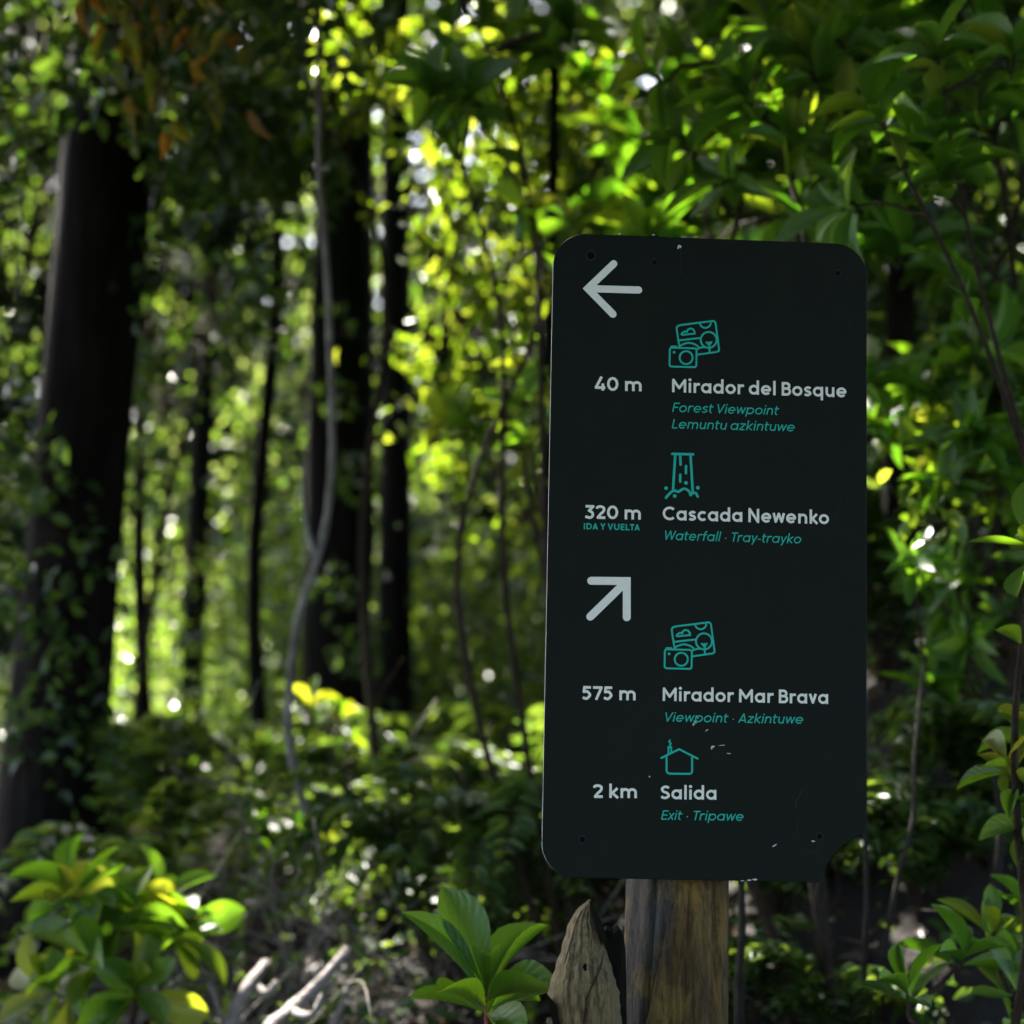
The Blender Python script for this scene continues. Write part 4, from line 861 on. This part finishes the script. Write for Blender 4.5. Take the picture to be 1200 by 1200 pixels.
# pale dead sticks on the floor
def stick(label, pts, Y, r, mat='stick', name='fallen_stick', cat='stick', fork=None):
    P = [np.array(at(x, y, Y + dy)) for x, y, dy in pts]; root = empty(name, P[0], label, cat)
    mb = MB(); pl = curve(P, 14); tube(mb, pl, np.linspace(r, r * .55, len(pl)), 8, wob=.10, lobes=.12, seed=int(pts[0][0])); mb.build('stem', M[mat], root)
    if fork:
        mb = MB(); pl = curve([np.array(at(x, y, Y + dy)) for x, y, dy in fork], 8); tube(mb, pl, np.linspace(r * .7, r * .3, len(pl)), 7, wob=.1); mb.build('side_twig', M[mat], root)
stick('short thick bleached stick standing in the bottom centre left', [(258, 1290, 0), (268, 1215, 0), (285, 1165, 0), (312, 1128, .1)], 4.1, .019, fork=[(295, 1150, .05), (312, 1165, 0), (325, 1150, 0)])
stick('long bleached forked stick in the bottom centre', [(280, 1290, 0), (310, 1215, 0), (345, 1180, .1), (380, 1145, .15), (408, 1112, .2)], 3.85, .015, fork=[(340, 1185, .1), (365, 1190, 0), (378, 1165, 0)])
stick('thin grey stick leaning left of the bleached sticks', [(262, 1200, 0), (250, 1165, 0), (243, 1152, 0)], 4.1, .005)
stick('pale stick lying slanted in the ferns left of the board', [(492, 975, .2), (512, 990, .1), (536, 1008, 0)], 5.6, .010)
stick('grey stick with bright tip right of the long forked stick', [(390, 1200, 0), (402, 1175, 0), (412, 1150, .1)], 4.1, .007)
# roots and stems hanging on the dark bank right of the post
for lb, pts, Y, r in (('pale upright root closest to the right side of the post', [(868, 1240, 0), (866, 1150, 0), (870, 1080, 0), (866, 1000, 0)], 3.4, .009), ('thin curved root arching under the chipped corner', [(965, 1100, 0), (956, 1060, 0), (966, 1010, 0), (985, 985, 0)], 3.3, .004),
                      ('straight root right of the chipped corner', [(1012, 1150, 0), (1016, 1040, 0), (1013, 960, 0), (1016, 880, 0)], 3.5, .005), ('wavy root hanging down the dark bank', [(1035, 1120, 0), (1052, 1030, 0), (1070, 960, 0), (1072, 880, 0), (1082, 780, .1)], 3.7, .005),
                      ('dim root near the right edge above the corner seedling', [(1165, 1060, 0), (1172, 960, 0), (1160, 860, 0)], 3.8, .008)):
    stick(lb, pts, Y, r, 'rootm', 'hanging_root', 'root')

# dense dark growth on the right bank, far sunlit thicket on the left
def gap_in_far(C):
    _, px, py = in_frame_margin(C, 0)
    rr = RNG.random(len(C)); return ((px > 250) & (px < 400) & (py < 470) & (rr > .42)) | ((px > 480) & (px < 640) & (py < 420) & (rr > .6)) | ((px > 110) & (px < 260) & (py > 440) & (py < 700) & (rr > .7))
def growth(name, label, box, n, L, mat, kind='stuff', tint=(0, 1), keep=None, up=.8, tmpl=T_LOW, clump=None, cat='foliage', spread=.16):
    x0, x1, y0, y1, z1 = box; mb = MB()
    cN = clump or n // 40; X = RNG.uniform(x0, x1, cN); Y = RNG.uniform(y0, y1, cN); C = np.c_[X, Y, gz(X, Y) + .02 + z1 * RNG.uniform(0, 1, cN) ** (1.0 if z1 > 1 else 1.7)]
    if keep is not None: C = C[keep(C)]
    i = RNG.integers(0, len(C), n); P = C[i] + RNG.normal(size=(n, 3)) * A(spread, spread, spread * .9)
    d = rand_dirs(n); d[:, 2] -= .3; Ls = L * RNG.uniform(.5, 1.3, n); leaves(mb, tmpl, P, d, rand_dirs(n, up), Ls, Ls * RNG.uniform(.4, .6, n), np.clip(RNG.normal((tint[0] + tint[1]) / 2, .28, n), 0, 1))
    o = mb.build(name, M[mat]); tag(o, label, cat, kind=kind)
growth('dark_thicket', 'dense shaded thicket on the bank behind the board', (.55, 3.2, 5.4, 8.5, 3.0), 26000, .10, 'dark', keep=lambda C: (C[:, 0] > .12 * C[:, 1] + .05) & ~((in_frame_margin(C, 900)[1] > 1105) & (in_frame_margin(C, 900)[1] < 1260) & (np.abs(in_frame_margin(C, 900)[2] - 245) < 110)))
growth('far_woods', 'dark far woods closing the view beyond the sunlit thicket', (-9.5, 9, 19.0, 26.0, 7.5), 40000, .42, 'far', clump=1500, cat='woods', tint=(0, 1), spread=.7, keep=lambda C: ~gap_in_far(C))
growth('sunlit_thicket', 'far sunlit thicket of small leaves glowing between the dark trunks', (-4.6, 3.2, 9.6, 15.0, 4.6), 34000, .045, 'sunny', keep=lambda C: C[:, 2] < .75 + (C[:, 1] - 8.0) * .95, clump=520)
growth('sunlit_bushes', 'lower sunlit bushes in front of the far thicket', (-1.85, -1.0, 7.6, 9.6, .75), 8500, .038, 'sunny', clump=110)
growth('shaded_bushes', 'low shaded bushes behind the ferns under the dark trunks', (-1.05, .35, 7.8, 10.4, 1.0), 16000, .07, 'fern', clump=420)
tree('slender far trunk left of the board, deep in the woods', 535, 15, 11.5, .01, 900, (-2, 1, 9, 13, 5.6, 7), top=8)
tree('far trunk close to the left edge of the board, deep in the woods', 612, 22, 12.5, -.008, 900, (-1, 2, 10, 14, 6, 7.4), top=8.5)

# dry tangled brush of the middle ground
def brush(label, px, py, Y, n, sp_, mat='twig', seed=0):
    rg = np.random.default_rng(seed); c = np.array(at(px, py, Y)); z0 = float(gz(c[0], c[1])); root = empty('dry_brush', (c[0], c[1], z0), label, 'brush'); mb = MB()
    for k in range(n):
        a = A(c[0] + rg.normal() * sp_, c[1] + rg.normal() * sp_ * .6, z0 - .02); l = rg.uniform(.25, .7); d = unit(A(rg.normal(), rg.normal() * .6, rg.uniform(.15, 1.3)))
        e = a + d * l; m_ = (a + e) / 2 + rg.normal(size=3) * .05; pl = curve([a, m_, e], 10); tube(mb, pl, np.linspace(rg.uniform(.002, .005), .001, len(pl)), 5, wob=.1, seed=k)
        for _ in range(3):
            q = pl[rg.integers(3, len(pl) - 1)]; e2 = q + unit(d + rg.normal(size=3) * .7) * l * rg.uniform(.2, .5); tube(mb, curve([q, (q + e2) / 2 + rg.normal(size=3) * .02, e2], 6), np.linspace(.0022, .0008, 6 + 1)[:len(curve([q, e2, e2], 6))] if False else .0014, 4, seed=k)
    mb.build('twigs', M[mat], root)
brush('tangle of dry twigs left of the lower board edge', 560, 900, 5.0, 34, .22, 'twig', 1)
brush('pale dry brush behind the red-stemmed seedling', 470, 1030, 4.6, 26, .22, 'pale_bark', 2)
brush('dark dry brush at the foot of the pale sapling', 390, 930, 5.6, 30, .25, 'twig', 3)
brush('low pale twig litter around the bleached sticks', 330, 1120, 4.4, 24, .2, 'pale_bark', 4)
brush('thin dry twigs on the bank right of the post', 920, 1050, 3.9, 18, .18, 'twig', 5)
